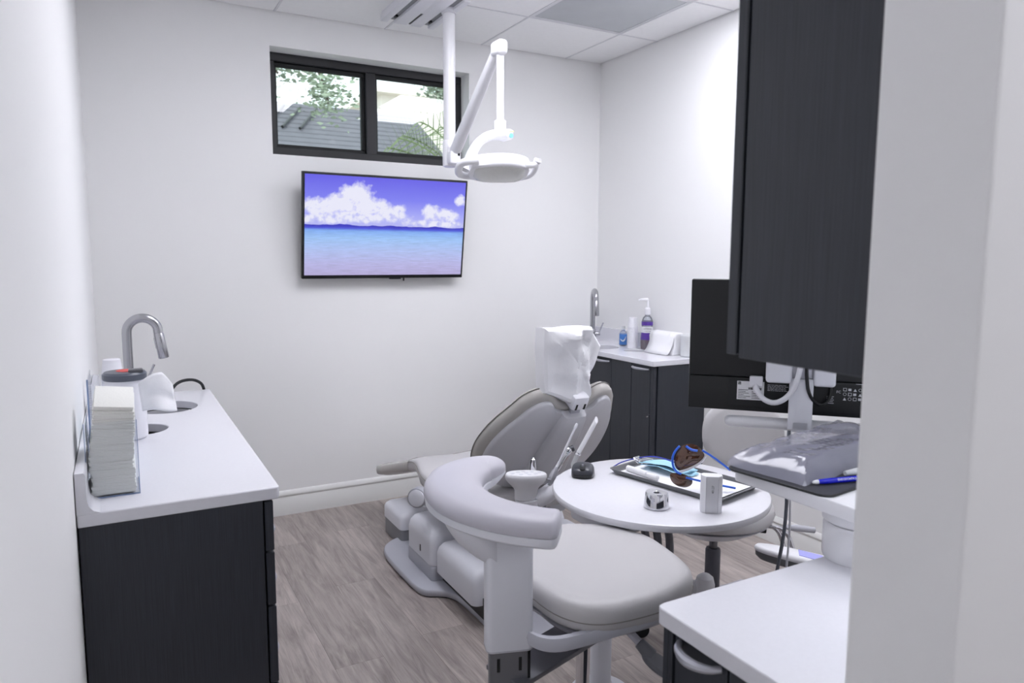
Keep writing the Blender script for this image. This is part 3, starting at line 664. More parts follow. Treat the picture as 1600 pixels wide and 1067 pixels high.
# ------------------------------------------------------------------ faucets
def faucet(label, c, z, dirn, h, reach, lever):
    t = thing('faucet', label, 'faucet', (c[0], c[1], z), 'steel gooseneck faucets'); c = Vector((c[0], c[1], z)); d = Vector(dirn).normalized(); r = .017
    bm = nb(); add_lathe(bm, [(.028, 0), (.028, .006), (.022, .009), (.021, .09), (.019, .094)], c); obj('body', bm, 'steel', t)
    R = reach/2; pth = [c+Vector((0, 0, .09)), c+Vector((0, 0, h-R-.02))]
    pth += [c+d*R*(1-math.cos(a))+Vector((0, 0, h-R+R*math.sin(a))) for a in [math.radians(k*11) for k in range(0, 16)]]+[c+d*R*(1-math.cos(math.radians(171)))+Vector((0, 0, h-R+R*math.sin(math.radians(171))-.012))]
    bm = nb(); add_tube(bm, pth, r, 18); obj('spout', bm, 'steel', t)
    e = pth[-1]; tg = (d*.16+Vector((0, 0, -1))).normalized()
    bm = nb(); add_tube(bm, [e, e+tg*.003, e+tg*.005, e+tg*.095, e+tg*.098], [r*.97, r*.97, r*1.05, r*1.12, r*1.0], 18); sh = obj('spray_head', bm, 'steel', t)
    nrm = (tg.cross(d.cross(Vector((0, 0, 1))))).normalized()
    side = d.cross(Vector((0, 0, 1))).normalized()
    bm = nb(); q = e+tg*.04-d*r*.95; add_box(bm, -.007, .007, -.022, .022, -.004, .004, .003, 2, basis(q, side, tg, tg.cross(side))); obj('spray_button', bm, 'black' if lever else 'steel', sh)
    ld = Vector(lever or (0, 0, 0))
    if lever:
        b0 = c+Vector((0, 0, .06)); h1 = b0+Vector((ld.x, ld.y, 0)).normalized()*.05
        bm = nb(); add_cyl(bm, b0, h1, .015, .013, 16, .003); lv = obj('valve', bm, 'steel', t)
        bm = nb(); add_tube(bm, [h1-Vector((ld.x, ld.y, 0)).normalized()*.012, h1+Vector((ld.x, ld.y, 0)).normalized()*.02+Vector((0, 0, .075))], [.0055, .0045], 10); obj('lever', bm, 'steel', lv)
    else:
        b0 = c+Vector((0, 0, .055)); h1 = b0+side*.045
        bm = nb(); add_cyl(bm, b0, h1, .015, .013, 16, .003); lv = obj('valve', bm, 'steel', t)
        bm = nb(); add_tube(bm, [h1, h1+d*.055+Vector((0, 0, .035)), h1+d*.085+Vector((0, 0, .10))], [.005, .005, .004], 10); obj('lever', bm, 'steel', lv)
faucet('steel gooseneck faucet beside the left sink', (.022, 3.0), ZT, (1, -.02, 0), .325, .105, None)
faucet('steel gooseneck faucet in the far right corner behind the chair', (2.745, 3.90), ZT, (-.42, -.9, 0), .345, .115, (.8, -.5, 0))

# ------------------------------------------------------------------ things on the left worktop
def cup_stack(label, c, z, r, n, pitch, parent_group=None):
    t = thing('cup_stack', label, 'cups', (c[0], c[1], z)); hh = .062
    for k in range(n):
        bm = nb(); b = z+.0005+k*pitch
        add_lathe(bm, [(r, b), (r+.0015, b+.002), (r, b+.005), (r*.80, b+hh), (r*.74, b+hh+.001), (r*.2, b+hh-.001)], (c[0], c[1], 0), 24)
        obj('cup', bm, 'white', t, 40)
cup_stack('stack of upturned white plastic cups against the left wall', (-.03, 2.82), ZT, .034, 18, .008)
t = thing('napkin_holder', 'clear acrylic holder with napkins on the left worktop', 'holder', (-.03, 1.92, ZT))
nx0, nx1, ny0, ny1, nh = -.083, .023, 1.848, 1.985, .176
k = .003
for nme, e in (('front_panel', (nx0, nx1, ny0, ny0+k, ZT, ZT+nh*.995)), ('back_panel', (nx0, nx1, ny1-k, ny1, ZT, ZT+nh)), ('side_panel', (nx0, nx0+k, ny0+k, ny1-k, ZT, ZT+nh)), ('side_panel', (nx1-k, nx1, ny0+k, ny1-k, ZT, ZT+nh)), ('base_panel', (nx0+k, nx1-k, ny0+k, ny1-k, ZT, ZT+k))):
    panel(nme, e, t, 'acrylic', 0)
bm = nb()
for e in ((nx0, nx1, ny0-.0004, ny0+.0008, ZT, ZT+.003), (nx0-.0004, nx0+.001, ny0-.0004, ny0+.0012, ZT, ZT+nh), (nx1-.001, nx1+.0004, ny0-.0004, ny0+.0012, ZT, ZT+nh), (nx1-.001, nx1+.0004, ny0, ny1, ZT, ZT+.003)): add_box(bm, *e)
obj('bright_edge', bm, 'acrylic_edge', t, None)
t = thing('napkin_stack', 'tall leaning stack of folded white napkins in the acrylic holder', 'napkins', (-.03, 1.92, ZT+.004))
bm = nb(); z = ZT+.0045; k = 0
rnd = random.Random(3)
while z < ZT+.222:
    u = (z-ZT)/.222; hgt = .0042
    lean = .018*max(0, u-.45)/.55 if u > .45 else 0
    j = lambda: rnd.uniform(-.0022, .0022)
    sh = lean + (-.004 if .25 < u < .42 else 0)
    tz = (u > .8)
    x0, x1 = nx0+.009+sh*.75, nx1-.008+sh*.35
    y0, y1 = ny0+.006, ny1-.010
    tilt = .07*max(0, u-.35)
    mt = Matrix.Translation(((x0+x1)/2, (y0+y1)/2, z)) @ Matrix.Rotation(tilt*2.6, 4, 'Y') @ Matrix.Rotation(tilt*5.5, 4, 'X') @ Matrix.Rotation(rnd.uniform(-.012, .012), 4, 'Z')
    add_box(bm, -(x1-x0)/2+j(), (x1-x0)/2+j(), -(y1-y0)/2+j(), (y1-y0)/2+j(), 0, hgt*1.12, .0016, 2, mt)
    z += hgt
o = obj('folded_layers', bm, 'napkin', t, 40); o['kind'] = 'stuff'
# wipes tub
t = thing('wipes_tub', 'white wipes tub with dark lid and a wipe pulled out', 'tub', (.012, 2.40, ZT)); tx, ty, tr = .006, 2.45, .056
bm = nb(); add_lathe(bm, [(tr*.9, 0), (tr, .006), (tr, .165), (tr*.97, .172), (tr*.97, .182)], (tx, ty, ZT)); obj('tub', bm, 'white', t)
bm = nb(); add_lathe(bm, [(tr*1.02, .182), (tr*1.08, .186), (tr*1.08, .20), (tr*.98, .206), (tr*.5, .208), (.001, .208)], (tx, ty, ZT)); ld = obj('lid', bm, mat('dark_grey_lid', '565b66', .35), t)
bm = nb(); add_lathe(bm, [(tr*.55, 0), (tr*.55, .0012), (.001, .0012)], (tx+.008, ty, ZT+.2078)); obj('red_sticker', bm, 'red', ld)
bm = nb(); add_box(bm, tx+.01, tx+.05, ty-.04, ty+.0, ZT+.204, ZT+.214, .004, 2); obj('lid_hatch', bm, 'dark_steel', ld)
bm = nb(); N = 14; rows = []
for i in range(N):
    u = i/(N-1); row = []
    for j in range(N):
        v = j/(N-1)
        zt_ = .178+.030*math.sin(math.pi*u*.8)-.028*max(0, u-.7)/.3; zb_ = .093+.006*math.sin(5*u)
        p = Vector((.04+.092*u+.008*v, 2.378-.022*math.sin(math.pi*u)*(.4+.6*v)-.006*v, ZT+zt_+(zb_-zt_)*v))
        p.y += .010*noise.noise((u*2.5, v*2.5, 1))
        row.append(p)
    rows.append(row)
loft(bm, rows, False, False); o = obj('pulled_wipe', bm, 'paper', t, 180); md = o.modifiers.new('s', 'SOLIDIFY'); md.thickness = .0015
# acrylic rack behind, against the wall
t = thing('acrylic_rack', 'clear acrylic leaflet rack against the left wall behind the napkins', 'rack', (-.07, 2.1, ZT))
panel('back_panel', (-.079, -.076, 2.05, 2.25, ZT+.001, ZT+.245), t, 'acrylic', 0); panel('front_panel', (-.045, -.042, 2.05, 2.25, ZT+.001, ZT+.13), t, 'acrylic', 0)
for y in (2.05, 2.247): panel('side_panel', (-.076, -.045, y, y+.003, ZT+.001, ZT+.23), t, 'acrylic', 0)
bm = nb(); add_box(bm, -.0795, -.0757, 2.0492, 2.0512, ZT, ZT+.246); obj('bright_edge', bm, 'acrylic_edge', t, None)
bm = nb(); add_box(bm, -.068, -.056, 2.06, 2.24, ZT+.002, ZT+.12, .002, 1); obj('tissue_pack', bm, mat('teal_pack', '9fc6cf', .5), t, None)
t = nb(); add_tube(t, smooth_path([(.16, 3.06, ZT+.03), (.19, 3.09, ZT+.062), (.245, 3.14, ZT+.062), (.285, 3.2, ZT+.035), (.298, 3.232, ZT+.004), (.30, 3.25, ZT-.03), (.30, 3.255, .5), (.30, 3.255, .02)], 2), .006, 10)
tag(obj('hose', t, 'blackmatte'), 'black hose looping off the far end of the left worktop', 'hose')

# ------------------------------------------------------------------ things on the far right worktop
t = thing('mouthwash_bottle', 'small bottle with a blue label on the far right worktop', 'bottle', (2.83, 3.68, ZT)); c = (2.83, 3.68, ZT)
bm = nb(); add_lathe(bm, [(.02, .001), (.024, .004), (.024, .075), (.018, .09), (.011, .098), (.011, .108)], c, 24); obj('bottle', bm, 'bottle', t)
bm = nb(); add_lathe(bm, [(.0243, .008), (.0248, .01), (.0248, .072), (.0243, .074)], c, 24); lb = obj('label_band', bm, 'bluelabel', t)
bm = nb(); add_lathe(bm, [(.0125, .106), (.013, .108), (.013, .124), (.011, .126)], c, 20); obj('cap', bm, 'frost', t)
vd = Vector((-.6, -.8, 0)); sdv = Vector((.8, -.6, 0))
bm = nb(); ph = [Vector(c)+(vd*math.cos(a)+sdv*math.sin(a))*.0252+Vector((0, 0, z_)) for a, z_ in ((-.8, .045), (-.4, .034), (0, .032), (.4, .04), (.75, .06))]; add_tube(bm, ph, [.001, .004, .005, .004, .001], 8); obj('white_swoosh', bm, 'label', lb)
cup_stack('two-tier stack of white cups on the far right worktop', (2.80, 3.545), ZT, .031, 16, .0085)
c = Vector((2.835, 3.45, ZT)); t = thing('pump_bottle', 'tall pump bottle of purple mouthwash on the far right worktop', 'bottle', c)
def soft(c, a, b, z): return [Vector((c.x+math.copysign(abs(math.cos(q))**.75, math.cos(q))*a, c.y+math.copysign(abs(math.sin(q))**.75, math.sin(q))*b, c.z+z)) for q in [2*math.pi*k/28 for k in range(28)]]
bm = nb(); loft(bm, [soft(c, .028, .028, .001), soft(c, .034, .034, .006), soft(c, .036, .036, .05), soft(c, .031, .031, .105), soft(c, .031, .031, .175), soft(c, .024, .024, .198), soft(c, .014, .014, .208), soft(c, .014, .014, .222)]); obj('bottle', bm, 'bottle', t)
bm = nb(); loft(bm, [soft(c, .031, .031, .004), soft(c, .0345, .0345, .05), soft(c, .0335, .0335, .062)]); obj('mouthwash', bm, 'mouthwash', t)
bm = nb(); loft(bm, [soft(c, .0362, .0362, .062), soft(c, .0325, .0325, .105)], False); lb = obj('purple_label_band', bm, 'purple', t)
bm = nb(); loft(bm, [soft(c, .0325, .0325, .105), soft(c, .0322, .0322, .142)], False); obj('white_label_band', bm, 'label', t)
bm = nb(); loft(bm, [soft(c, .0322, .0322, .150), soft(c, .0322, .0322, .172)], False); obj('neck_label', bm, 'purple', t)
fx = basis(c+vd*.036+Vector((0, 0, .13)), sdv, (0, 0, 1), vd)
text('brand_text', 'LISTERINE', .0105, fx, 'inkblack', t); text('label_text', 'TOTAL CARE', .007, basis(c+vd*.036+Vector((0, 0, .115)), sdv, (0, 0, 1), vd), 'inkblack', t)
bm = nb(); add_lathe(bm, [(.017, .215), (.018, .218), (.018, .25), (.013, .256), (.008, .258), (.006, .30), (.006, .302)], c, 20); pp = obj('pump_collar', bm, 'whiteplastic', t)
bm = nb(); h0 = c+Vector((0, 0, .306)); add_tube(bm, [h0-sdv*.0-Vector((.0, -.012, 0)), h0, h0+Vector((-.035, .018, .001)), h0+Vector((-.05, .026, -.004))], [.008, .0095, .006, .005], 10); obj('pump_spout', bm, 'whiteplastic', t)
# paper towels: folded stack in a sloping sleeve with one sheet hanging in front
t = thing('paper_towels', 'pack of white folded paper towels on the far right worktop', 'paper towels', (2.80, 3.25, ZT))
pf = [(2.775, 0.0), (2.87, 0.0), (2.875, .10), (2.845, .128), (2.80, .124), (2.785, .10), (2.79, .05)]
bm = nb(); loft(bm, [[Vector((x, y, ZT+z+.001)) for x, z in pf] for y in (3.145, 3.37)]); o = obj('towel_stack', bm, 'paper', t, 30); md = o.modifiers.new('b', 'BEVEL'); md.width = .004; md.segments = 2
bm = nb(); sh = [(2.798, .125), (2.782, .10), (2.775, .06), (2.755, .022), (2.735, .002)]
loft(bm, [[Vector((x+.006*math.sin(y*40), y, ZT+z+.001)) for x, z in sh] for y in (3.15, 3.2, 3.25, 3.3, 3.36)], False, False); o = obj('hanging_sheet', bm, 'paper', t, 180); md = o.modifiers.new('s', 'SOLIDIFY'); md.thickness = .001
t = thing('frosted_jar', 'frosted plastic jar at the near end of the far right worktop', 'jar', (2.83, 3.085, ZT)); c = (2.83, 3.085, ZT)
bm = nb(); add_lathe(bm, [(.036, .001), (.039, .004), (.039, .10), (.034, .107)], c); obj('jar_body', bm, 'frost', t)
bm = nb(); add_lathe(bm, [(.0405, .098), (.0405, .12), (.037, .124), (.001, .125)], c); obj('jar_lid', bm, 'frost', t)

# ------------------------------------------------------------------ patient chair (feet towards the back wall)
CX = 1.50
chair = thing('dental_chair', 'light grey reclining dental chair in the middle of the room', 'dental chair', (CX, 2.85, 0))
# base plate with a broad foot, narrow spine towards the doorway
half = [(.10, 3.40), (.30, 3.40), (.40, 3.33), (.435, 3.22), (.432, 2.85), (.415, 2.765), (.36, 2.735), (.318, 2.70), (.30, 2.62), (.295, 2.30), (.26, 2.18), (.12, 2.14)]
ol = [(CX+a, b) for a, b in half]+[(CX-a, b) for a, b in reversed(half)]
bm = nb(); add_prism(bm, smooth_loop(ol, 2), .004, .034, .012); obj('base_plate', bm, 'plastic2', chair, 60)
bm = nb(); add_prism(bm, smooth_loop([(CX+a*.97, b) for a, b in half]+[(CX-a*.97, b) for a, b in reversed(half)], 2), 0, .006); obj('base_gasket', bm, 'black', chair, 60)
def hull(name, x0, x1, y0, y1, z0, z1, r, m, parent=chair, bev=.03):
    bm = nb(); add_prism(bm, rrect(x0, x1, y0, y1, r), z0, z1, 0)
    o = obj(name, bm, m, parent, 40)
    md = o.modifiers.new('b', 'BEVEL'); md.width = bev; md.segments = 5; md.limit_method = 'ANGLE'; md.angle_limit = math.radians(60)
    return o
bm = nb(); add_prism(bm, rrect(CX-.35, CX+.35, 2.82, 3.13, .02), .028, .10, .012); obj('plinth', bm, 'plastic2', chair, 60)
def cover(name, x0, x1, y0, y1, z0, ztop, r, m, tilt=0):
    """moulded cover: rounded shoulders, square foot"""
    bm = nb(); rings = []
    for dz, ins in ((0, 0), (.6, .0), (.78, .006), (.9, .018), (.97, .038), (1, .065), (1, .1)):
        o = rrect(x0+ins, x1-ins, y0+ins, y1-ins, max(.012, r)); rings.append([Vector((x, y, z0+(ztop-z0)*dz+tilt*(y-y0)*dz)) for x, y in o])
    loft(bm, rings); return obj(name, bm, m, chair, 55)
cover('lift_cover_front', CX-.352, CX+.352, 2.822, 3.125, .102, .265, .03, 'plastic')
cover('lift_cover_rear', CX-.340, CX+.340, 2.42, 2.812, .09, .24, .03, 'plastic', -.02)
bm = nb(); add_box(bm, CX-.30, CX+.30, 2.40, 2.85, .034, .12); obj('lift_gap', bm, 'black', chair, None)
bm = nb(); add_tube(bm, smooth_path([(CX-.27, 2.78, .06), (CX-.272, 2.6, .055), (CX-.272, 2.35, .05), (CX-.25, 2.2, .045)], 1), .028, 12); obj('base_rail', bm, 'plastic2', chair)
bm = nb(); add_box(bm, CX-.354, CX-.35, 2.95, 2.957, .13, .16); obj('cover_notch', bm, 'black', chair, None)
bm = nb(); add_prism(bm, rrect(CX-.14, CX+.14, 2.55, 2.95, .05), .2, .40, .01); obj('lift_column', bm, 'plastic2', chair)
jb = [(CX-.315, 3.315), (CX-.02, 3.315), (CX-.02, 3.58), (CX-.315, 3.58)]
bm = nb(); add_prism(bm, rrect(CX-.31, CX-.0, 3.318, 3.585, .02), .002, .088, .002); obj('junction_base', bm, 'greybox', chair, 60)
cover('junction_cover', CX-.315, CX+.005, 3.313, 3.59, .09, .18, .03, 'plastic')
# seat and leg rest: lofted cushion sections  (y, half width, top z, thickness)
def sect(y, hw, zt, th, n=28, flat=.45):
    out = []
    for k in range(n):
        a = 2*math.pi*k/n; cx = math.copysign(abs(math.cos(a))**flat, math.cos(a)); sz = math.copysign(abs(math.sin(a))**flat, math.sin(a))
        out.append(Vector((CX+hw*cx, y, zt-th/2+th/2*sz-(.014*(1-abs(cx)) if sz > .5 else 0))))
    return out
SS = [(2.50, .10, .49, .05), (2.505, .20, .50, .09), (2.55, .265, .51, .10), (2.66, .312, .505, .105), (2.80, .33, .49, .105), (2.94, .327, .482, .10), (3.06, .31, .476, .09), (3.18, .275, .471, .08), (3.28, .25, .465, .08), (3.36, .243, .45, .08), (3.40, .242, .436, .08)]
bm = nb(); loft(bm, [sect(*s) for s in SS]); obj('seat_cushion', bm, 'uph', chair, 60)
TT = [(3.402, .241, .435, .078), (3.46, .247, .416, .08), (3.58, .265, .378, .08), (3.70, .285, .340, .08), (3.77, .290, .320, .076), (3.80, .28, .310, .066), (3.815, .24, .300, .04)]
bm = nb(); loft(bm, [sect(*s) for s in TT]); obj('toe_cover', bm, mat('clear_covered_vinyl', 'bfbcb8', .2, bump=.6, bscale=28), chair, 60, 'toe end in a clear plastic cover')
bm = nb(); add_tube(bm, [v+Vector((0, .0, .0006)) for v in sect(3.401, .2425, .437, .081)], .0012, 5); obj('toe_seam', bm, 'seam', chair)
for sg in (-1, 1):
    pth = [Vector((CX+sg*(hw+.0005), y, zt-th*.28)) for y, hw, zt, th in SS[2:]]
    bm = nb(); add_tube(bm, smooth_path(pth, 1), .0022, 6); obj('seat_piping', bm, 'seam', chair)
bm = nb(); loft(bm, [[Vector((CX+x, y, z)) for x, z in ((-hw*.86, zt-th*.9), (hw*.86, zt-th*.9), (hw*.6, zt-th-.05), (-hw*.6, zt-th-.05))] for y, hw, zt, th in SS[2:10]]); obj('seat_shell', bm, 'shell', chair, 40)
bm = nb(); add_tube(bm, [(CX-.25, 2.9, .385), (CX-.36, 2.885, .385), (CX-.385, 2.88, .40)], [.03, .028, .02], 14); hj = obj('arm_bracket', bm, 'plastic', chair)
for sg, zz in ((-1, 0), ):
    bm = nb(); add_cyl(bm, (CX-.365, 2.905, .405), (CX-.402, 2.865, .41), .044, n=28, bev=.006); dk = obj('pivot_housing', bm, 'silver', chair)
    bm = nb(); add_cyl(bm, (CX-.4015, 2.8655, .41), (CX-.405, 2.862, .4105), .037, n=28, bev=.001); obj('pivot_cap', bm, 'plastic', dk)

# backrest, plane through P0 leaning towards the doorway
rho = math.radians(52); P0 = Vector((CX+.006, 2.256, .872)); Dv = Vector((0, math.cos(rho), -math.sin(rho))); Nv = Vector((0, math.sin(rho), math.cos(rho)))
def bk(s, t_, h): return P0+Vector((1, 0, 0))*s+Dv*t_+Nv*(h+.55*s*s)
hb = [(.02, -.015), (.065, -.03), (.105, -.072), (.15, -.075), (.20, -.035), (.228, .03), (.262, .10), (.292, .19), (.304, .28), (.292, .37), (.25, .44), (.16, .49), (.05, .50)]
bo = smooth_loop([(a, b) for a, b in hb]+[(-a, b) for a, b in reversed(hb)], 2)
bm = nb(); add_pillow(bm, bo, [(0, .012), (.5, .012), (.93, .012), (.985, .02), (1.0, .036), (.995, .055), (.965, .07), (.90, .078), (.6, .07), (.3, .062), (0, .06)], bk); obj('back_cushion', bm, 'uph2', chair, 60)
hs_ = [(.02, .012), (.06, .0), (.085, -.01), (.105, -.045), (.14, -.052), (.185, -.012), (.213, .05), (.245, .11), (.272, .19), (.283, .28), (.272, .36), (.232, .425), (.15, .47), (.05, .48)]
bs = smooth_loop([(a, b) for a, b in hs_]+[(-a, b) for a, b in reversed(hs_)], 2)
bm = nb(); add_pillow(bm, bs, [(1.0, .022), (1.0, .006), (.99, -.002), (.965, -.006), (.6, -.006), (.3, -.006), (0, -.006)], bk); sh = obj('back_shell', bm, 'shell', chair, 50)
bm = nb(); rg = []
for t_, hw, hh in ((.0, .044, .006), (.004, .05, .028), (.02, .052, .036), (.12, .062, .04), (.25, .078, .042), (.40, .10, .036), (.46, .11, .012)):
    rg.append([bk(x*hw, t_, -z*hh-.004+ (.008 if z == 0 else 0)) for x, z in ((-1.06, 0), (-1, .55), (-.9, .88), (-.75, 1), (0, 1.02), (.75, 1), (.9, .88), (1, .55), (1.06, 0))])
loft(bm, rg); obj('spine_cover', bm, 'shell', chair, 50)
bm = nb()
for i, p in enumerate(bo): pass
add_tube(bm, [bk(p[0]*1.0, .2+(p[1]-.2)*1.0, .056) for p in bo]+[bk(bo[0][0], bo[0][1], .056)], .0022, 6, False); obj('back_piping', bm, 'seam', chair)
# head rest mount, head rest and its disposable cover
hm = lambda s, t_, h: P0+Vector((1, 0, 0))*s+Vector((0, math.cos(math.radians(62)), -math.sin(math.radians(62))))*t_+Vector((0, math.sin(math.radians(62)), math.cos(math.radians(62))))*h
def hbox(name, s0, s1, t0, t1, h0, h1, m, bev=.004, parent=chair):
    mt = basis(hm(0, 0, 0), (1, 0, 0), (0, math.cos(math.radians(62)), -math.sin(math.radians(62))), (0, -math.sin(math.radians(62)), -math.cos(math.radians(62))))
    bm = nb(); add_box(bm, s0, s1, t0, t1, -h1, -h0, bev, 2, mt); return obj(name, bm, m, parent)
hbox('headrest_bar', -.021, .021, -.06, .03, -.012, .008, 'silver', .002)
jm = hbox('headrest_mount', -.036, .036, -.085, -.022, -.03, .04, 'white', .014)
hbox('mount_slot', -.022, -.014, -.055, -.03, -.032, -.026, 'black', .001, jm); hbox('mount_slot', .014, .022, -.055, -.03, -.032, -.026, 'black', .001, jm)
cv = thing('headrest_cover', 'crumpled white disposable cover over the chair headrest', 'headrest cover', P0+Vector((0, 0, .05)))
# bag outline in chair-head plane, s right, t up
go = [(.012, -.002), (.05, .02), (.062, .06), (.085, .10), (.128, .165), (.150, .212), (.105, .262), (.062, .295), (.0, .296), (-.06, .292), (-.148, .298), (-.152, .22), (-.150, .12), (-.146, .055), (-.09, .035), (-.04, .01)]
def dens(l, n=6):
    o = []
    for i, p in enumerate(l):
        q = l[(i+1) % len(l)]
        o += [(p[0]+(q[0]-p[0])*k/n, p[1]+(q[1]-p[1])*k/n) for k in range(n)]
    return o
go = dens(go, 5)
e1 = Vector((math.cos(.12), math.sin(.12), 0)); e2 = Vector((0, .02, 1)).normalized(); e3 = Vector((math.sin(.12), -math.cos(.12), 0))
HB = Vector((CX+.006, 2.262, .90))
def ridge(s, t_, a, b, wd, amp):
    ax, ay = a; bx, by = b; dx, dy = bx-ax, by-ay; L = dx*dx+dy*dy; u = max(0, min(1, ((s-ax)*dx+(t_-ay)*dy)/L)); d = math.hypot(s-ax-u*dx, t_-ay-u*dy)
    return amp*max(0, 1-d/wd)
def bag(s, t_, h):
    f = ridge(s, t_, (-.03, .26), (-.02, .02), .10, .034)+ridge(s, t_, (.06, .29), (.045, .12), .035, .028)+ridge(s, t_, (-.03, .26), (-.10, .235), .04, .018)+ridge(s, t_, (.035, .10), (.05, .03), .028, .020)+ridge(s, t_, (-.03, .26), (.015, .20), .05, .014)
    f -= ridge(s, t_, (.035, .25), (.07, .10), .04, .02)+ridge(s, t_, (-.10, .08), (-.07, .05), .05, .012)
    f += .007*noise.noise((s*9, t_*9, h*9))+.0012*noise.noise((s*70, t_*70, 3))
    back = -.10*max(0, s-.05)*2.0
    return HB+e1*s+e2*t_+e3*((h+f if h > -.02 else h-.3*f)+back)
bm = nb(); add_box(bm, -.11, .06, .075, .265, -.052, -.008, .02, 3, basis(HB, e1, e2, e3)); obj('headrest_pad', bm, 'uph', chair)
bm = nb(); add_pillow(bm, go, [(0, -.075)]+[(k/8, -.075+.02*(k/8)**3) for k in range(1, 8)]+[(.985, -.04), (1.0, -.008), (.985, .012)]+[(1-k/11, .018+.004*math.sin(k)) for k in range(1, 11)]+[(0, .02)], bag); obj('cover_sheet', bm, 'paper', cv, 24)

# assistant arm with touch pad and holders, in front of the backrest
t = thing('assistant_console', 'white touch pad and holder arm in front of the chair back', 'instrument arm', (1.24, 2.15, .4)); AY = 2.15
po = ell(1.238, AY, .082, .045, 44)
bm = nb(); add_pillow(bm, po, [(.55, .60), (.55, .632), (.62, .644), (.85, .66), (.97, .672), (1.0, .682), (.985, .690), (.93, .6945), (.5, .695), (0, .695)], lambda s, u, h: Vector((s, u, h-.10*(s-1.238)))); tp = obj('touch_pad', bm, 'whiteplastic', t, 50)
for i, (dx, dy) in enumerate(((0, 0), (.028, .01), (-.028, .01), (.03, -.016), (-.03, -.016), (0, .022), (0, -.022), (.055, 0), (-.055, 0))):
    bm = nb(); add_lathe(bm, [(.008, -.0002), (.008, .0007), (.0065, .0007)], (1.238+dx, AY+dy, .6955-.10*dx), 14); obj('button', bm, 'plastic', tp)
bm = nb(); add_cyl(bm, (1.24, AY, .44), (1.24, AY, .6), .041, n=32); obj('pad_column', bm, 'white', t)
bm = nb(); add_tube(bm, [(1.27, AY, .585), (1.32, AY, .60), (1.40, AY+.01, .635), (1.46, AY+.02, .645)], [.03, .032, .03, .02], 16); obj('holder_arm', bm, 'white', t)
bm = nb(); add_tube(bm, [(1.24, AY, .46), (1.24, AY+.12, .40), (1.3, 2.5, .30), (1.42, 2.62, .30)], .03, 12); obj('support_arm', bm, 'white', t)
for k in range(2):
    bm = nb(); x = 1.305+.018*k; add_tube(bm, [(x, AY+.01, .60), (x, AY+.02, .52), (x+.02, AY+.1, .38), (x+.05, 2.42, .30)], .0075, 8); obj('hose', bm, 'rubber', t)
for x, nm_ in ((1.292, 'chrome valve'), ):
    bm = nb(); add_lathe(bm, [(.016, .60), (.0165, .66), (.014, .70), (.0115, .727), (.009, .729), (.006, .727), (.006, .715)], (x, AY+.045, 0), 20); obj('suction_valve', bm, 'chrome', t)
def wand(name, label, a, b, r0, r1, hold):
    t = thing(name, label, 'suction tip', hold[0]); a, b = Vector(a), Vector(b)
    return t, a, b
t = thing('saliva_ejector', 'thin white saliva ejector tube in front of the chair back', 'suction tip', (1.345, AY, .64)); a, b = Vector((1.362, AY, .69)), Vector((1.449, AY, .846))
bm = nb(); add_tube(bm, [a, a.lerp(b, .9), a.lerp(b, .93), a.lerp(b, .97), b+(b-a)*.03], [.0042, .0042, .0062, .0062, .004], 12); obj('tube', bm, 'white', t)
bm = nb(); add_tube(bm, [a-(b-a)*.32, a-(b-a)*.24, a-(b-a)*.05, a+(b-a)*.05], [.009, .0135, .012, .006], 14); obj('handpiece', bm, 'silver', t)
bm = nb(); add_tube(bm, [a-(b-a)*.2+Vector((-.012, -.01, 0)), a-(b-a)*.2+Vector((-.03, -.014, .006))], .0035, 8); obj('lever', bm, 'silver', t)
t = thing('suction_tip', 'wide white suction tip standing in a chrome handpiece', 'suction tip', (1.40, AY, .66)); a, b = Vector((1.452, AY-.005, .735)), Vector((1.534, AY-.005, .856))
bm = nb(); x_, y_ = frame(b-a); n_ = 16
rg = [[p+.0085*(x_*math.cos(2*math.pi*k/n_)+y_*math.sin(2*math.pi*k/n_))+(b-a).normalized()*(.012*math.cos(2*math.pi*k/n_) if i == 1 else 0) for k in range(n_)] for i, p in enumerate((a, b))]
loft(bm, rg); obj('tip', bm, 'whiteplastic', t)
bm = nb(); d_ = (b-a).normalized(); add_tube(bm, [a-d_*.004, a+d_*.002, a+d_*.006], [.0115, .0125, .0115], 16); obj('collar', bm, 'chrome', t)
bm = nb(); add_tube(bm, [a-d_*.004, a-d_*.03+Vector((-.002, 0, -.01)), a+Vector((-.012, 0, -.075))], [.0085, .009, .010], 14); obj('clear_adaptor', bm, 'frost', t)
t = thing('air_syringe', 'chrome air syringe leaning in the holder behind the suction tip', 'syringe', (1.38, AY+.02, .66)); a, b = Vector((1.37, AY+.035, .66)), Vector((1.435, AY+.03, .745))
bm = nb(); add_tube(bm, [a, a.lerp(b, .3), a.lerp(b, .8), b, b+(b-a)*.08], [.011, .0125, .0135, .0145, .010], 16); obj('barrel', bm, 'chrome', t)
bm = nb(); d_ = (b-a).normalized(); add_tube(bm, [b+d_*.004, b+d_*.012+Vector((.008, 0, 0)), b+Vector((.022, 0, -.004))], [.009, .0085, .006], 12); obj('elbow', bm, 'dark_steel', t)

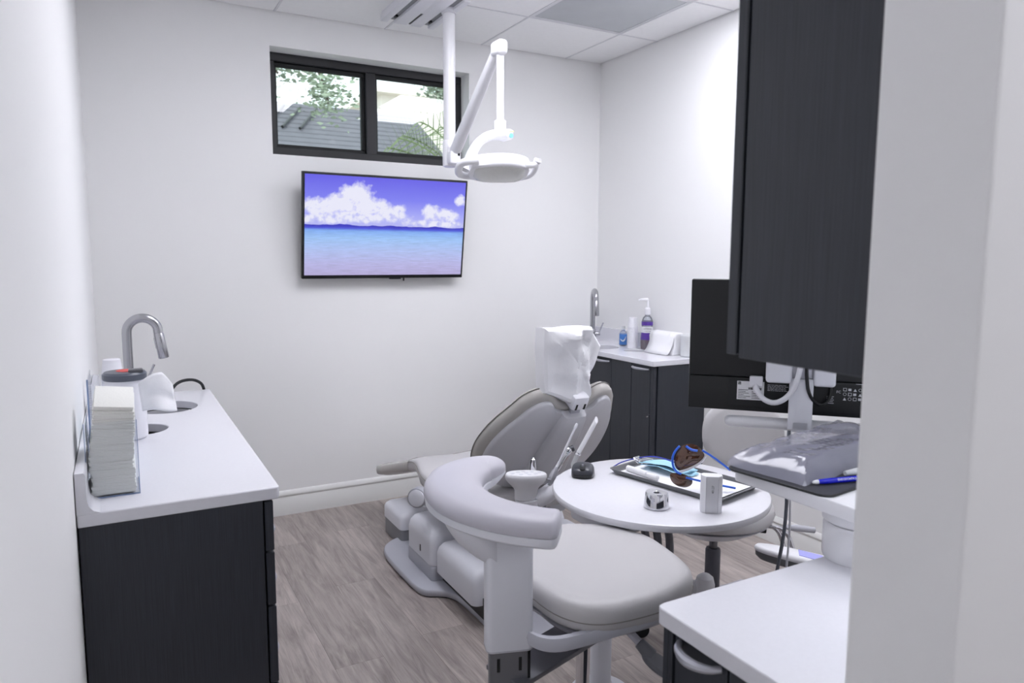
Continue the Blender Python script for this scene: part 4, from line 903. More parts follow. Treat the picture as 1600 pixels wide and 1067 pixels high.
# ------------------------------------------------------------------ assistant stool with wrap-around arm pad
st = thing('assistant_stool', 'pale grey assistant stool with a curved wrap-around arm pad', 'stool', (1.0, 1.44, 0))
ZS = .68
so = smooth_loop([(.74, 1.47), (.80, 1.385), (.80, 1.27), (.83, 1.205), (.88, 1.172), (.97, 1.162), (1.06, 1.165), (1.135, 1.20), (1.172, 1.262), (1.19, 1.35), (1.20, 1.44), (1.19, 1.52), (1.165, 1.595), (1.115, 1.665), (1.045, 1.72), (.96, 1.71), (.86, 1.66), (.78, 1.58)], 2)
so = [(a*1.035, b*1.035+.006-.085*max(0, min(1, (b-1.38)/.34))) for a, b in so]
so = [(a+.022*max(0, min(1, (a-1.1)/.1)), b) for a, b in so]
def dish(s, u, h):
    d2 = ((s-.99)/.2)**2+((u-1.44)/.27)**2
    return Vector((s, u, h+.012*min(1, d2)*(1 if h > ZS-.03 else 0)+.010*(u-1.44)))
bm = nb(); add_pillow(bm, so, [(0, ZS-.064), (.8, ZS-.064), (.94, ZS-.061), (.985, ZS-.052), (1.0, ZS-.042), (1.0, ZS-.028), (.98, ZS-.012), (.93, ZS-.002), (.82, ZS), (.5, ZS-.004), (.25, ZS-.006), (0, ZS-.006)], dish); obj('seat_cushion', bm, 'uph', st, 60)
bm = nb(); lp = [dish(p[0], p[1], ZS-.033) for p in so]; add_tube(bm, lp+[lp[0]], .0016, 6, False); obj('seat_piping', bm, 'seam', st)
bm = nb(); add_pillow(bm, so, [(0, ZS-.088), (.7, ZS-.088), (.9, ZS-.08), (.95, ZS-.066), (.5, ZS-.066)], lambda s, u, h: Vector((s, u, h+.010*(u-1.44)))); obj('seat_pan', bm, 'plastic2', st, 60)
# swept rim that carries the arm column
rim = smooth_path([(.755, 1.35, .615), (.775, 1.305, .600), (.81, 1.27, .599), (.865, 1.245, .612), (.95, 1.225, .626), (1.05, 1.222, .628), (1.13, 1.24, .63)], 2)
bm = nb(); loft(bm, [[p+Vector((0, 0, z))+Vector((.3, .95, 0))*y for y, z in ((-.005, -.016), (.010, -.016), (.014, 0), (.010, .015), (-.005, .015), (-.010, 0))] for p in rim]); obj('support_rim', bm, 'plastic2', st, 50)
# column
cm = basis((.737, 1.358, 0), (.90, -.30, 0), (.30, .90, 0), (0, 0, 1))
bm = nb(); add_prism(bm, rrect(-.053, .053, -.030, .030, .014), .574, .852, .004, cm); obj('arm_column', bm, 'plastic', st, 50)
bm = nb(); add_prism(bm, rrect(-.0535, .0535, -.0305, .0305, .014), .577, .579, 0, cm); obj('column_joint', bm, 'plastic2', st, 50)
bm = nb(); add_lathe(bm, [(.032, .846), (.034, .848), (.034, .858)], (.752, 1.352, 0), 28); obj('swivel_ring', bm, 'chrome', st)
bk_ = obj('slotted_bracket', (lambda b: add_box(b, -.045, .045, -.012, .008, .40, .574, .002, 1, cm))(nb()), MATS['satin_grey_metal'] if 'satin_grey_metal' in MATS else mat('satin_grey_metal', '85868c', .45, metal=.7), st)
for x in (-.024, .026): obj('slot', (lambda b: add_box(b, x-.0035, x+.0035, -.0128, -.0115, .520, .552, 0, 1, cm))(nb()), 'black', bk_, None)
obj('bracket_edge', (lambda b: add_box(b, .043, .049, -.014, .01, .40, .572, 0, 1, cm))(nb()), 'black', bk_, None)
# crescent pad: centre line and half widths in plan, at height ZA
ZA = .890
cl = [(.832, 1.312, .058), (.800, 1.338, .062), (.762, 1.385, .068), (.725, 1.455, .072), (.706, 1.53, .076), (.708, 1.61, .080), (.733, 1.69, .084), (.778, 1.755, .085), (.83, 1.79, .083), (.870, 1.797, .080), (.895, 1.790, .077), (.918, 1.776, .073), (.932, 1.764, .07)]
cl = [((a+.020)*.93, (b+.012)*.93, c*.865) for a, b, c in cl]
cp = smooth_path([(a, b, c) for a, b, c in cl], 2)
def cres(layers):
    rings = []; n = len(cp)
    arc = [0]
    for a, b in zip(cp, cp[1:]): arc.append(arc[-1]+math.hypot(b.x-a.x, b.y-a.y))
    for i, p in enumerate(cp):
        a, b = cp[max(0, i-1)], cp[min(n-1, i+1)]; tg = Vector((b.x-a.x, b.y-a.y, 0)).normalized(); nn = Vector((-tg.y, tg.x, 0))
        def rnd_(d, R): return 1 if d >= R else math.sqrt(max(.02, 1-((R-d)/R)**2))
        e = rnd_(arc[-1]-arc[i], .05)*(.55+.45*rnd_(arc[i], .012)); zc = ZA-.004
        rings.append([Vector((p.x, p.y, 0))+nn*(p.z*q*e)+Vector((0, 0, zc+(z-zc)*(.15+.85*e))) for q, z in layers])
    return rings
bm = nb(); loft(bm, cres([(-.99, ZA-.012), (-1.0, ZA-.004), (-.98, ZA+.006), (-.88, ZA+.018), (-.6, ZA+.025), (0, ZA+.027), (.6, ZA+.024), (.88, ZA+.016), (.98, ZA+.004), (1.0, ZA-.004), (.98, ZA-.012)])); pd = obj('arm_pad', bm, mat('lilac_grey_vinyl', 'c4c2cb', .4, bump=.06, bscale=300), st, 50)
md = pd.modifiers.new('b', 'BEVEL'); md.width = .012; md.segments = 4; md.limit_method = 'ANGLE'; md.angle_limit = math.radians(55)
bm = nb(); loft(bm, cres([(-.98, ZA-.013), (-1.012, ZA-.015), (-1.0, ZA-.030), (-.92, ZA-.036), (.85, ZA-.036), (.96, ZA-.030), (.98, ZA-.013)])); obj('arm_tray', bm, 'plastic', st, 40)
sk = [(x*.93, y*.93, w_) for x, y, w_ in [(.74, 1.44, .05), (.725, 1.53, .055), (.735, 1.62, .06), (.77, 1.69, .06), (.83, 1.73, .055)]]
bm = nb(); rr = []
for f, z, off in ((1.0, ZA-.033, 0), (.95, ZA-.06, .008), (.85, ZA-.088, .02), (.6, ZA-.112, .032), (.3, ZA-.12, .04)):
    loop = [(x-.05*f+off, y) for x, y, w_ in sk]+[(x+.05*f+off, y) for x, y, w_ in reversed(sk)]
    rr.append([Vector((x, y, z)) for x, y in smooth_loop(loop, 1)])
loft(bm, rr); obj('arm_shell', bm, 'plastic', st, 60)
# under-seat arm plate, hub, lift and base
pv = Vector((.75, 1.375, .50)); hv = Vector((1.0, 1.44, .512)); dv = (hv-pv).normalized(); sv = Vector((-dv.y, dv.x, 0)).normalized()
bm = nb(); mt = basis(pv, dv, sv, dv.cross(sv)); Lh = (hv-pv).length
add_prism(bm, [(-.02, -.058), (Lh, -.058)]+[(Lh+.058*math.sin(a), -.058*math.cos(a)) for a in [math.pi*k/12 for k in range(1, 12)]]+[(Lh, .058), (-.02, .058)], -.012, 0, .002, mt); obj('arm_plate', bm, mat('satin_grey_metal', '85868c', .45, metal=.7), st)
bm = nb(); add_lathe(bm, [(.048, .512), (.048, .522), (.041, .528), (.037, .53), (.037, .555), (.033, .56), (.033, .60)], (1.0, 1.44, 0)); obj('swivel_hub', bm, 'chrome', st)
bm = nb(); add_lathe(bm, [(.026, .12), (.026, .34), (.018, .345), (.018, .512)], (1.0, 1.44, 0)); obj('gas_lift', bm, 'chrome', st)
bm = nb(); add_tube(bm, smooth_path([(1.03, 1.39, .575), (1.045, 1.33, .555), (1.06, 1.29, .53)], 1), [.008]*4+[.011]*0 if False else .010, 10); lv = obj('lever', bm, 'plastic2', st)
bm = nb(); pm = basis((1.085, 1.24, .49), (.5, -.75, -.42), (.83, .55, 0), (.23, -.35, .9)); add_pillow(bm, ell(0, 0, .052, .03, 28), [(0, -.007), (.9, -.007), (1, 0), (.9, .007), (0, .008)], lambda s, u, h: pm @ Vector((s, u, h))); add_tube(bm, [(1.06, 1.29, .53), (1.075, 1.262, .505)], [.014, .018], 12); obj('lever_paddle', bm, 'rubber', lv)
def star_base(parent, c, r, z, m, mr):
    for k in range(5):
        a = math.radians(72*k+20); e = Vector((c[0]+r*math.cos(a), c[1]+r*math.sin(a), z))
        bm = nb(); add_tube(bm, [(c[0], c[1], z+.05), Vector((c[0], c[1], z+.045)).lerp(e, .5), e], [.028, .02, .014], 10); lg = obj('leg', bm, m, parent)
        bm = nb(); add_cyl(bm, e+Vector((-.012*math.sin(a), .012*math.cos(a), -z+.03)), e+Vector((.012*math.sin(a), -.012*math.cos(a), -z+.03)), .029, n=20, bev=.004); add_tube(bm, [e+Vector((0, 0, -z+.03)), e], .008, 8); obj('caster', bm, mr, lg)
star_base(st, (1.0, 1.44), .29, .09, 'plastic2', 'black')

# ------------------------------------------------------------------ doctor stool behind the table
ds = thing('doctor_stool', 'pale grey stool with a rounded back behind the round table', 'stool', (1.985, 1.985, 0)); dx, dy = 1.985, 1.985
so2 = smooth_loop([(dx+.235*math.cos(a)*(1+.06*math.cos(2*a)), dy+.215*math.sin(a)) for a in [2*math.pi*k/18 for k in range(18)]], 1)
bm = nb(); add_pillow(bm, so2, [(0, .455), (.85, .455), (.97, .465), (1.0, .485), (.985, .505), (.93, .52), (.7, .528), (0, .522)], lambda s, u, h: Vector((s, u, h))); obj('seat_cushion', bm, 'uph', ds, 60)
bm = nb(); add_pillow(bm, so2, [(0, .395), (.35, .395), (.55, .405), (.8, .435), (.94, .455), (.5, .457)], lambda s, u, h: Vector((s, u, h))); obj('seat_pan', bm, 'plastic', ds, 60)
bm = nb(); add_lathe(bm, [(.016, .25), (.016, .40)], (dx, dy, 0)); obj('gas_piston', bm, 'dark_steel', ds)
bm = nb(); add_lathe(bm, [(.027, .10), (.029, .11), (.029, .325), (.026, .333), (.018, .334)], (dx, dy, 0)); obj('lift_sleeve', bm, mat('slate_sleeve', '62636b', .45), ds)
star_base(ds, (dx, dy), .29, .09, 'plastic2', 'black')
bd = Vector((.70, .71, 0)); sdb = Vector((.71, -.70, 0)); bc = Vector((2.265, 2.12, .72))
bo2 = rrect(-.165, .165, -.135, .135, .12, 8)
bm = nb(); add_pillow(bm, bo2, [(0, -.02), (.9, -.02), (1, -.005), (1, .01), (.95, .025), (.8, .033), (.4, .035), (0, .035)], lambda s, u, h: bc+sdb*s+Vector((0, 0, u))-bd*(h-.6*s*s)+bd*u*.08); obj('back_cushion', bm, 'uph', ds, 60)
bm = nb(); add_tube(bm, smooth_path([bc+bd*.03+Vector((0, 0, -.05)), bc+bd*.06+Vector((0, 0, -.2)), Vector((2.16, 2.12, .42)), Vector((2.05, 2.03, .42))], 2), .018, 12); obj('back_stem', bm, 'plastic2', ds)
cb = Vector((2.12, 1.885, .43))
bm = nb(); add_box(bm, -.028, .028, -.018, .018, -.022, .022, .005, 2, basis(cb, sdb, bd, (0, 0, 1))); cl_ = obj('lever_clamp', bm, 'black', ds)
for k, (o1, o2) in enumerate((((.01, 0, 0), (.10, -.02, -.09)), ((.03, .0, 0), (.135, -.03, -.10)))):
    bm = nb(); add_tube(bm, smooth_path([cb+sdb*.02+Vector((0, 0, .005)), cb+sdb*(.07+k*.03)+Vector((0, 0, .0)), cb+sdb*(.10+k*.035)+Vector((0, 0, -.09-k*.01))], 2), .0085, 12); obj('lever', bm, 'chrome', cl_)
bm = nb(); add_tube(bm, [cb+sdb*.10+bd*.1+Vector((0, 0, -.03)), cb+sdb*.15+bd*.13+Vector((0, 0, -.04)), cb+sdb*.22+bd*.16+Vector((0, 0, -.052))], [.008, .014, .012], 12); obj('tilt_lever', bm, 'plastic2', ds)

# foot control near the right wall
ft = thing('foot_control', 'white foot control with a lilac pad on the floor under the stool levers', 'foot control', (2.36, 1.98, 0))
e1_ = Vector((.66, -.74, -.12)).normalized(); e2_ = Vector((.72, .66, -.1)).normalized(); e3_ = e1_.cross(e2_).normalized(); fo = Vector((2.02, 1.645, .42))
pl = smooth_loop([(-.13, -.005), (-.115, -.04), (-.04, -.058), (.12, -.065), (.17, -.04), (.17, .04), (.12, .058), (-.04, .05), (-.115, .03)], 2)
fm = basis(fo, e1_, e2_, e3_)
bm = nb(); add_pillow(bm, pl, [(0, -.03), (.85, -.03), (.95, -.02), (.97, -.004)], lambda s, u, h: fm @ Vector((s, u, h))); obj('lower_body', bm, 'grey', ft, 60)
bm = nb(); add_pillow(bm, pl, [(.975, -.004), (1, 0), (1, .006), (.96, .013), (.8, .017), (0, .017)], lambda s, u, h: fm @ Vector((s, u, h))); obj('upper_body', bm, 'whiteplastic', ft, 60)
bm = nb(); add_prism(bm, [(.02, -.035), (.10, -.045), (.10, .03), (.02, .035)], .0165, .019, 0, fm); obj('lilac_pad', bm, 'lilac', ft, None)
bm = nb(); add_tube(bm, [fm @ Vector((.02, 0, -.02)), Vector((2.06, 1.62, .1)), Vector((2.06, 1.62, .03))], [.02, .022, .022], 14); add_lathe(bm, [(.11, 0), (.11, .012), (.06, .03), (.02, .035)], (2.06, 1.62, 0)); obj('stand', bm, 'plastic2', ft)
for dx_, m_ , r_ in ((0, 'cord', .0055), (.05, 'plastic', .0035)):
    bm = nb(); add_tube(bm, smooth_path([(1.79+dx_*.1, 1.49, 1.03), (1.80+dx_*.2, 1.50, .8), (1.815+dx_*.4, 1.505, .62), (1.79+dx_, 1.52, .42), (1.80+dx_*1.6, 1.54, .2), (1.90+dx_, 1.56, .008)], 2), r_, 8)
    tag(obj('cable', bm, m_), 'thick grey cable hanging below the monitor' if dx_ == 0 else 'thin pale cable hanging below the monitor', 'cable')

# ------------------------------------------------------------------ round table and what lies on it
ZB = .72; TC = (1.497, 1.743); TR = .343
tb = thing('round_table', 'round white stone-topped table beside the dental chair', 'table', (1.28, 1.80, 0))
bm = nb(); add_lathe(bm, [(TR-.01, ZB-.024), (TR-.002, ZB-.021), (TR, ZB-.014), (TR, ZB-.008), (TR-.003, ZB-.002), (TR-.009, ZB), (.001, ZB)], (TC[0], TC[1], 0), 96); obj('table_top', bm, 'quartz', tb, 40)
bm = nb(); add_box(bm, 1.205, 1.40, 1.62, 1.82, ZB-.078, ZB-.026, .012, 2); obj('top_bracket', bm, 'plastic', tb)
bm = nb(); add_lathe(bm, [(.10, 0), (.10, .012), (.045, .03), (.035, .05), (.035, ZB-.07)], (1.35, 1.84, 0)); obj('pedestal', bm, 'plastic', tb)
bm = nb(); add_tube(bm, [(1.35, 1.84, .40), (1.47, 1.75, .40), (1.60, 1.645, .40)], .022, 14); ar = obj('swing_arm', bm, 'whiteplastic', tb)
bm = nb(); add_lathe(bm, [(.028, .36), (.031, .37), (.031, .415), (.026, .437), (.014, .447), (.001, .449)], (1.605, 1.635, 0)); obj('arm_knob', bm, 'whiteplastic', ar)
for k in range(3):
    x = 1.375+.034*k; y = 1.68-.014*k
    bm = nb(); add_tube(bm, [(x, y, ZB-.03), (x+.012, y-.003, ZB-.085)], .019, 12); hz = obj('hose_holder', bm, 'rubber', tb)
    bm = nb(); add_tube(bm, smooth_path([(x+.008, y-.003, ZB-.08), (x+.025, y-.005, ZB-.16), (x+.02, y, .40), (1.36, 1.80, .25)], 2), .0125, 10); obj('hose', bm, 'rubber', hz)
# mouse
mo = thing('computer_mouse', 'black wireless mouse on the round table', 'mouse', (1.358, 1.968, ZB)); mm = basis((1.358, 1.972, ZB), (.80, -.60, 0), (.60, .80, 0), (0, 0, 1))
ml = smooth_loop([(-.026, -.050), (.026, -.050), (.034, -.02), (.034, .02), (.026, .05), (-.026, .05), (-.034, .02), (-.034, -.02)], 2)
def mz(s, u, h): return mm @ Vector((s*1.15, u*1.15, .9*h*(1-.10*(u/.05)**2)*(1-.12*(s/.034)**2)+.0))
bm = nb(); add_pillow(bm, ml, [(0, 0.0005), (.92, .0005), (1, .004), (1, .018)], mz); obj('mouse_base', bm, 'black', mo, 60)
bm = nb(); add_pillow(bm, ml, [(.995, .0185), (.975, .026), (.90, .033), (.75, .038), (.5, .040), (0, .041)], mz); ms = obj('mouse_shell', bm, mat('charcoal_plastic', '3c3e45', .28), mo, 60)
bm = nb(); add_pillow(bm, [(a*.0095, -.024+b*.022) for a, b in smooth_loop([(-1, -1), (1, -1), (1, 1), (-1, 1)], 2)], [(1, .034), (1, .0405), (.8, .0415), (0, .0415)], mz); obj('wheel_panel', bm, 'black', ms, 40)
bm = nb(); add_cyl(bm, mm @ Vector((-.0035, -.026, .036)), mm @ Vector((.0035, -.026, .036)), .0085, n=20, bev=.001); obj('scroll_wheel', bm, 'rubber', ms)
# instrument tray: corner points on the table, long side towards the right wall
tq = [Vector((1.452, 1.935)), Vector((1.548, 1.508)), Vector((1.772, 1.573)), Vector((1.66, 2.0))]
to = thing('instrument_tray', 'dark grey plastic tray on the round table', 'tray', (1.6, 1.75, ZB))
tc_ = sum((Vector((p.x, p.y)) for p in tq), Vector((0, 0)))/4
tm = basis((1.605, 1.755, ZB), (.216, -.976, 0), (.976, .216, 0), (0, 0, 1)); TL, TW = .220, .116
ro = rrect(-TL, TL, -TW, TW, .014)
bm = nb(); add_pillow(bm, ro, [(0, .001), (.90, .001), (.93, .003), (.985, .015), (1, .0165), (1.0, .0185), (.975, .0185), (.93, .0065), (.88, .004), (0, .004)], lambda s, u, h: tm @ Vector((s, u, h))); obj('tray_body', bm, 'grey', to, 30)
pp_ = thing('tray_paper', 'white paper sheet lining the instrument tray', 'paper', tm @ Vector((.04, 0, .005)))
bm = nb(); add_prism(bm, [(-.19, -.10), (.19, -.10), (.192, .10), (-.19, .102)], .0068, .0082, 0, tm); obj('sheet', bm, 'paper', pp_, None)
# masks on the tray
for i, (ox, oy, rot, zz, lab) in enumerate(((-.085, .035, .10, .020, 'pale blue face mask lying uppermost on the tray'), (-.075, .03, -.06, .012, 'pale blue face mask under the uppermost one on the tray'))):
    mk = thing('face_mask', lab, 'face mask', tm @ Vector((ox, oy, zz)), 'pale blue face masks on the tray')
    lm_ = tm @ Matrix.Translation((ox, oy, zz)) @ Matrix.Rotation(rot, 4, 'Z') @ Matrix.Rotation(-.10, 4, 'X')
    bm = nb(); rows = []
    for a in range(15):
        u = -.088+.176*a/14; rows.append([lm_ @ Vector((u, v*.0475*2-.0475, .004+.012*(1-(u/.09)**2)+.0018*math.sin(v*40)+.004*noise.noise((u*20, v*4, i)))) for v in [q/14 for q in range(15)]])
    loft(bm, rows, False, False); o = obj('mask_body', bm, 'maskblue', mk, 180); md = o.modifiers.new('s', 'SOLIDIFY'); md.thickness = .0015
    bm = nb(); add_tube(bm, smooth_path([lm_ @ Vector(p) for p in ((-.086, -.04, .008), (-.125, -.02, .01), (-.125, .025, .01), (-.086, .045, .008))], 2), .0014, 6); obj('ear_loop', bm, 'white', mk)
# gauze rolls
for i, (ox, oy, r, L_) in enumerate(((-.155, -.066, .010, .05), (-.11, -.072, .010, .055), (-.06, -.078, .0095, .05))):
    a = tm @ Vector((ox-L_/2, oy, .0085+r)); b = tm @ Vector((ox+L_/2, oy-.004, .0085+r))
    bm = nb(); add_tube(bm, [a, a.lerp(b, .08), a.lerp(b, .5), a.lerp(b, .92), b], [r*.5, r*.95, r, r*.95, r*.5], 14)
    g = obj('gauze_roll', bm, 'paper'); tag(g, ['white gauze roll at the left end of the tray', 'white gauze roll in the middle of the row on the tray', 'white gauze roll nearest the glasses on the tray'][i], 'gauze', 'gauze rolls on the tray')
# bib chain over the tray edge
bm = nb(); pts = smooth_path([tm @ Vector(p) for p in ((-.245, -.06, .006), (-.235, -.03, .02), (-.20, .02, .034), (-.15, .045, .046), (-.08, .04, .046), (-.02, .02, .046))], 2); add_tube(bm, pts, .0022, 8)
bc_ = thing('bib_chain', 'thin dark blue cord with a metal clip across the masks', 'bib chain', tm @ Vector((-.2, .02, .03))); obj('cord', bm, mat('dark_blue_cord', '2a35a8', .4), bc_)
bm = nb(); cpos = pts[len(pts)//2-3]; add_box(bm, -.012, .012, -.004, .004, -.003, .006, .002, 1, basis(cpos, (.6, -.6, .3), (.6, .8, 0), (0, 0, 1))); add_tube(bm, [cpos+Vector((-.01, .0, .002)), cpos+Vector((-.012, -.012, -.006)), cpos+Vector((-.006, -.02, -.012))], .0025, 8); obj('clip', bm, 'chrome', bc_)
# tinted glasses: two lenses on a blue brow bar with temples
gl = thing('tinted_glasses', 'blue-framed safety glasses with brown lenses propped on the tray', 'glasses', tm @ Vector((.04, .0, .02)))
GQ = Vector((1.524, 1.668, ZB+.0135)); GE = Vector((.74, -.67, 0)).normalized(); GN = Vector((-.67, -.74, 0)).normalized()
def gp(a, b, c=0.0): return GQ+GE*a+Vector((0, 0, b))+GN*c
UP = [(-.0133, .1207), (.0018, .1381), (.0345, .1422), (.0581, .1254), (.0705, .0998), (.0501, .0759), (.0177, .0592), (-.0113, .0509), (-.0255, .0705), (-.0244, .1015)]
LO = [(-.0387, .0489), (-.0112, .0488), (.0182, .0427), (.0342, .0275), (.0309, .0107), (.0097, .0008), (-.0159, .007), (-.034, .0223)]
for pts_, dep in ((UP, -.012), (LO, .0)):
    lo = smooth_loop(pts_, 2); cxl = sum(p[0] for p in lo)/len(lo); cyl_ = sum(p[1] for p in lo)/len(lo)
    bm = nb(); loft(bm, [[gp(cxl+(p[0]-cxl)*k, cyl_+(p[1]-cyl_)*k, dep+.016*(1-k*k)-.10*(p[0]-cxl)*k) for p in lo] for k in (1, .85, .65, .4, .2, .02)]); o = obj('lens', bm, 'lens', gl, 60); md = o.modifiers.new('s', 'SOLIDIFY'); md.thickness = .002
bm = nb(); add_tube(bm, smooth_path([gp(*p) for p in ((-.0097, .1332, -.006), (-.0229, .118, -.006), (-.032, .0927, -.004), (-.0273, .0642, -.002), (-.0152, .0506, .002), (-.002, .047, .004))], 2), .0036, 8); obj('brow_bar', bm, 'blue', gl)
bm = nb(); add_tube(bm, smooth_path([gp(*p) for p in ((.0096, .1365, .002), (.0254, .1265, .006), (.0447, .1245, .004))], 2), .004, 8); obj('nose_piece', bm, 'blue', gl)
bm = nb(); add_tube(bm, smooth_path([gp(*p) for p in ((.0704, .1038, -.018), (.0613, .0869, -.014), (.0273, .064, -.008), (-.0074, .0512, -.004))], 2), .0042, 8); obj('lower_rim', bm, 'whiteplastic', gl)
bm = nb(); add_tube(bm, [gp(.0602, .1215, -.016), gp(.085, .104, -.03), gp(.1033, .0898, -.04), gp(.1483, .0525, -.06)], .0034, 8); obj('temple', bm, 'blue', gl)
bm = nb(); add_tube(bm, [gp(.0125, .0402, .016), gp(.0632, .0276, .004), gp(.125, .014, -.012), gp(.1632, .0068, -.02)], .0034, 8); obj('temple', bm, 'blue', gl)
# chrome cup with a hole on top
c = (1.366, 1.60, ZB); t = thing('chrome_weight', 'small chrome tapered cap standing on the round table', 'metal cap', c)
bm = nb(); add_lathe(bm, [(.0365, .0004), (.0378, .002), (.033, .044), (.0315, .0465), (.008, .0468), (.0065, .046), (.006, .040)], c, 48); obj('cap_body', bm, 'chrome', t, 30)
bm = nb(); add_lathe(bm, [(.006, .0455), (.006, .0462)], c, 20); obj('cap_hole', bm, 'black', t)
# white upright box
wb = thing('white_charger', 'upright white rectangular plastic block on the round table', 'charger', (1.474, 1.482, ZB)); wm = basis((1.479, 1.494, ZB), (.80, -.60, 0), (.60, .80, 0), (0, 0, 1))
fp = [(-.030, -.006), (-.018, -.019), (.018, -.019), (.030, -.006), (.030, .012), (.022, .019), (-.022, .019), (-.030, .012)]
bm = nb(); add_prism(bm, fp, .0004, .110, .0025, wm); bo_ = obj('casing', bm, 'whiteplastic', wb, 25)
for sx_ in (-.017, .017):
    bm = nb(); add_box(bm, sx_-.0004, sx_+.0004, -.0197, -.0188, .004, .104, 0, 1, wm); obj('groove', bm, 'print', bo_, None)
text('marking', '401.27', .0085, wm @ basis((.002, -.0192, .072), (0, 0, 1), (-1, 0, 0), (0, -1, 0)), 'inkblack', bo_, .0002)

# ------------------------------------------------------------------ monitor, its stand and the keyboard shelf
ME = Vector((.68, -.73, 0)).normalized(); MN = Vector((-.73, -.68, 0)).normalized()       # along the back, and out of the back
MO = Vector((1.306, 1.415, 1.06)); mf = basis(MO, ME, (0, 0, 1), MN)                     # x along, y up, z out of the back
MW, MH = .54, .338
mn = thing('monitor', 'black monitor seen from behind beside the wall cabinet', 'monitor', MO+ME*.27)
def mb(name, x0, x1, y0, y1, z0, z1, m, bev=.002, parent=None, ang=35):
    bm = nb(); add_box(bm, x0, x1, y0, y1, z0, z1, bev, 2, mf); return obj(name, bm, m, parent or mn, ang)
mb('rear_cover', 0, MW, .088, MH, -.022, 0, 'black', .004); mb('screen_frame', 0, MW, 0, MH, -.032, -.022, 'black', .003)
lw = mb('lower_cover', 0, MW, 0, .087, -.022, -.001, 'black', .003)
mb('port_recess', .10, .50, .012, .082, -.0012, .0006, 'blackmatte', .0005)
lb = mb('rating_label', .122, .188, .030, .078, .0006, .0012, 'label', 0)
bm = nb()
for i in range(17): add_box(bm, .150+i*.0019, .150+i*.0019+(.0011 if i % 3 else .0016), .0565, .0625, .0012, .0014, 0, 1, mf)
add_box(bm, .1245, .1315, .069, .076, .0012, .0014, 0, 1, mf)
for i in range(6): add_box(bm, .125, .125+[.02, .03, .014, .026, .018, .024][i], .034+i*.0042, .0352+i*.0042, .0012, .0014, 0, 1, mf)
for i in range(5): add_box(bm, .158, .158+[.02, .018, .022, .016, .02][i], .034+i*.0042, .0352+i*.0042, .0012, .0014, 0, 1, mf)
obj('label_print', bm, 'inkblack', lb, None)
text('label_logo', 'hp', .006, mf @ Matrix.Translation((.128, .0725, .0015)), 'label', lb, .0001)
bm = nb(); rl = random.Random(5)
for r_ in range(5):
    x = .196
    while x < .238: L_ = rl.uniform(.003, .009); add_box(bm, x, x+L_, .071-r_*.0036, .0722-r_*.0036, .0007, .0010, 0, 1, mf); x += L_+.0015
for i in range(6):     # certification marks on the right
    for j in range(3):
        x = .372+i*.0115; y = .066-j*.0115
        k = (i*3+j) % 4
        if k == 0: add_box(bm, x, x+.008, y, y+.0012, .0007, .001, 0, 1, mf); add_box(bm, x, x+.0012, y, y+.008, .0007, .001, 0, 1, mf); add_box(bm, x+.007, x+.008, y, y+.008, .0007, .001, 0, 1, mf); add_box(bm, x, x+.008, y+.007, y+.008, .0007, .001, 0, 1, mf)
        elif k == 1: add_tube(bm, [mf @ Vector((x+.004+.0036*math.cos(a), y+.004+.0036*math.sin(a), .0008)) for a in [2*math.pi*q/14 for q in range(15)]], .0005, 4)
        elif k == 2: add_prism(bm, [(x, y), (x+.008, y), (x+.004, y+.007)], .0007, .001, 0, mf)
        else: add_box(bm, x, x+.007, y+.001, y+.007, .0007, .001, 0, 1, mf)
for i in range(5): add_box(bm, .335, .352-.002*(i % 2), .05-i*.0042, .0514-i*.0042, .0007, .001, 0, 1, mf)
add_box(bm, .40, .44, .0845, .0858, .0001, .0006, 0, 1, mf)
pk = obj('certification_print', bm, 'print', lw, None); pk['kind'] = 'stuff'
text('ce_mark', 'CE', .011, mf @ Matrix.Translation((.4485, .059, .0008)), 'print', lw, .0001)
text('fcc_mark', 'FC', .009, mf @ Matrix.Translation((.362, .063, .0008)), 'print', lw, .0001)
# stand: bracket block, flat upright, crossbar and shelf post
sd = thing('monitor_stand', 'white arm with a flat upright and crossbar behind the monitor', 'monitor arm', (1.49, 1.21, 1.05))
def sb_(name, x0, x1, y0, y1, z0, z1, m, bev=.004): 
    bm = nb(); add_box(bm, x0, x1, y0, y1, z0, z1, bev, 3, mf); return obj(name, bm, m, sd)
sb_('mount_block', .19, .252, .082, .20, .001, .035, 'plastic', .008); sb_('mount_block', .300, .352, .078, .20, .001, .035, 'plastic', .008)
sb_('mount_plate', .246, .306, .08, .22, .0012, .02, 'silver', .002)
sb_('upright', .246, .302, -.034, .095, .022, .03, 'plastic', .002)
bm = nb(); add_tube(bm, [mf @ Vector((x, -.030, -.014)) for x in (.094, .097, .105, .43, .44, .443)], [.005, .011, .0155, .0155, .011, .005], 14); obj('crossbar', bm, 'whiteplastic', sd)
sb_('crossbar_clip', .255, .295, -.04, -.012, -.006, .03, 'plastic', .003)
bm = nb(); q0 = mf @ Vector((.276, .2, -.03)); add_tube(bm, smooth_path([q0, (1.62, 1.13, q0.z), (1.85, .98, q0.z), (1.85, YF+.003, q0.z)], 2), .022, 14); obj('wall_arm', bm, 'whiteplastic', sd)
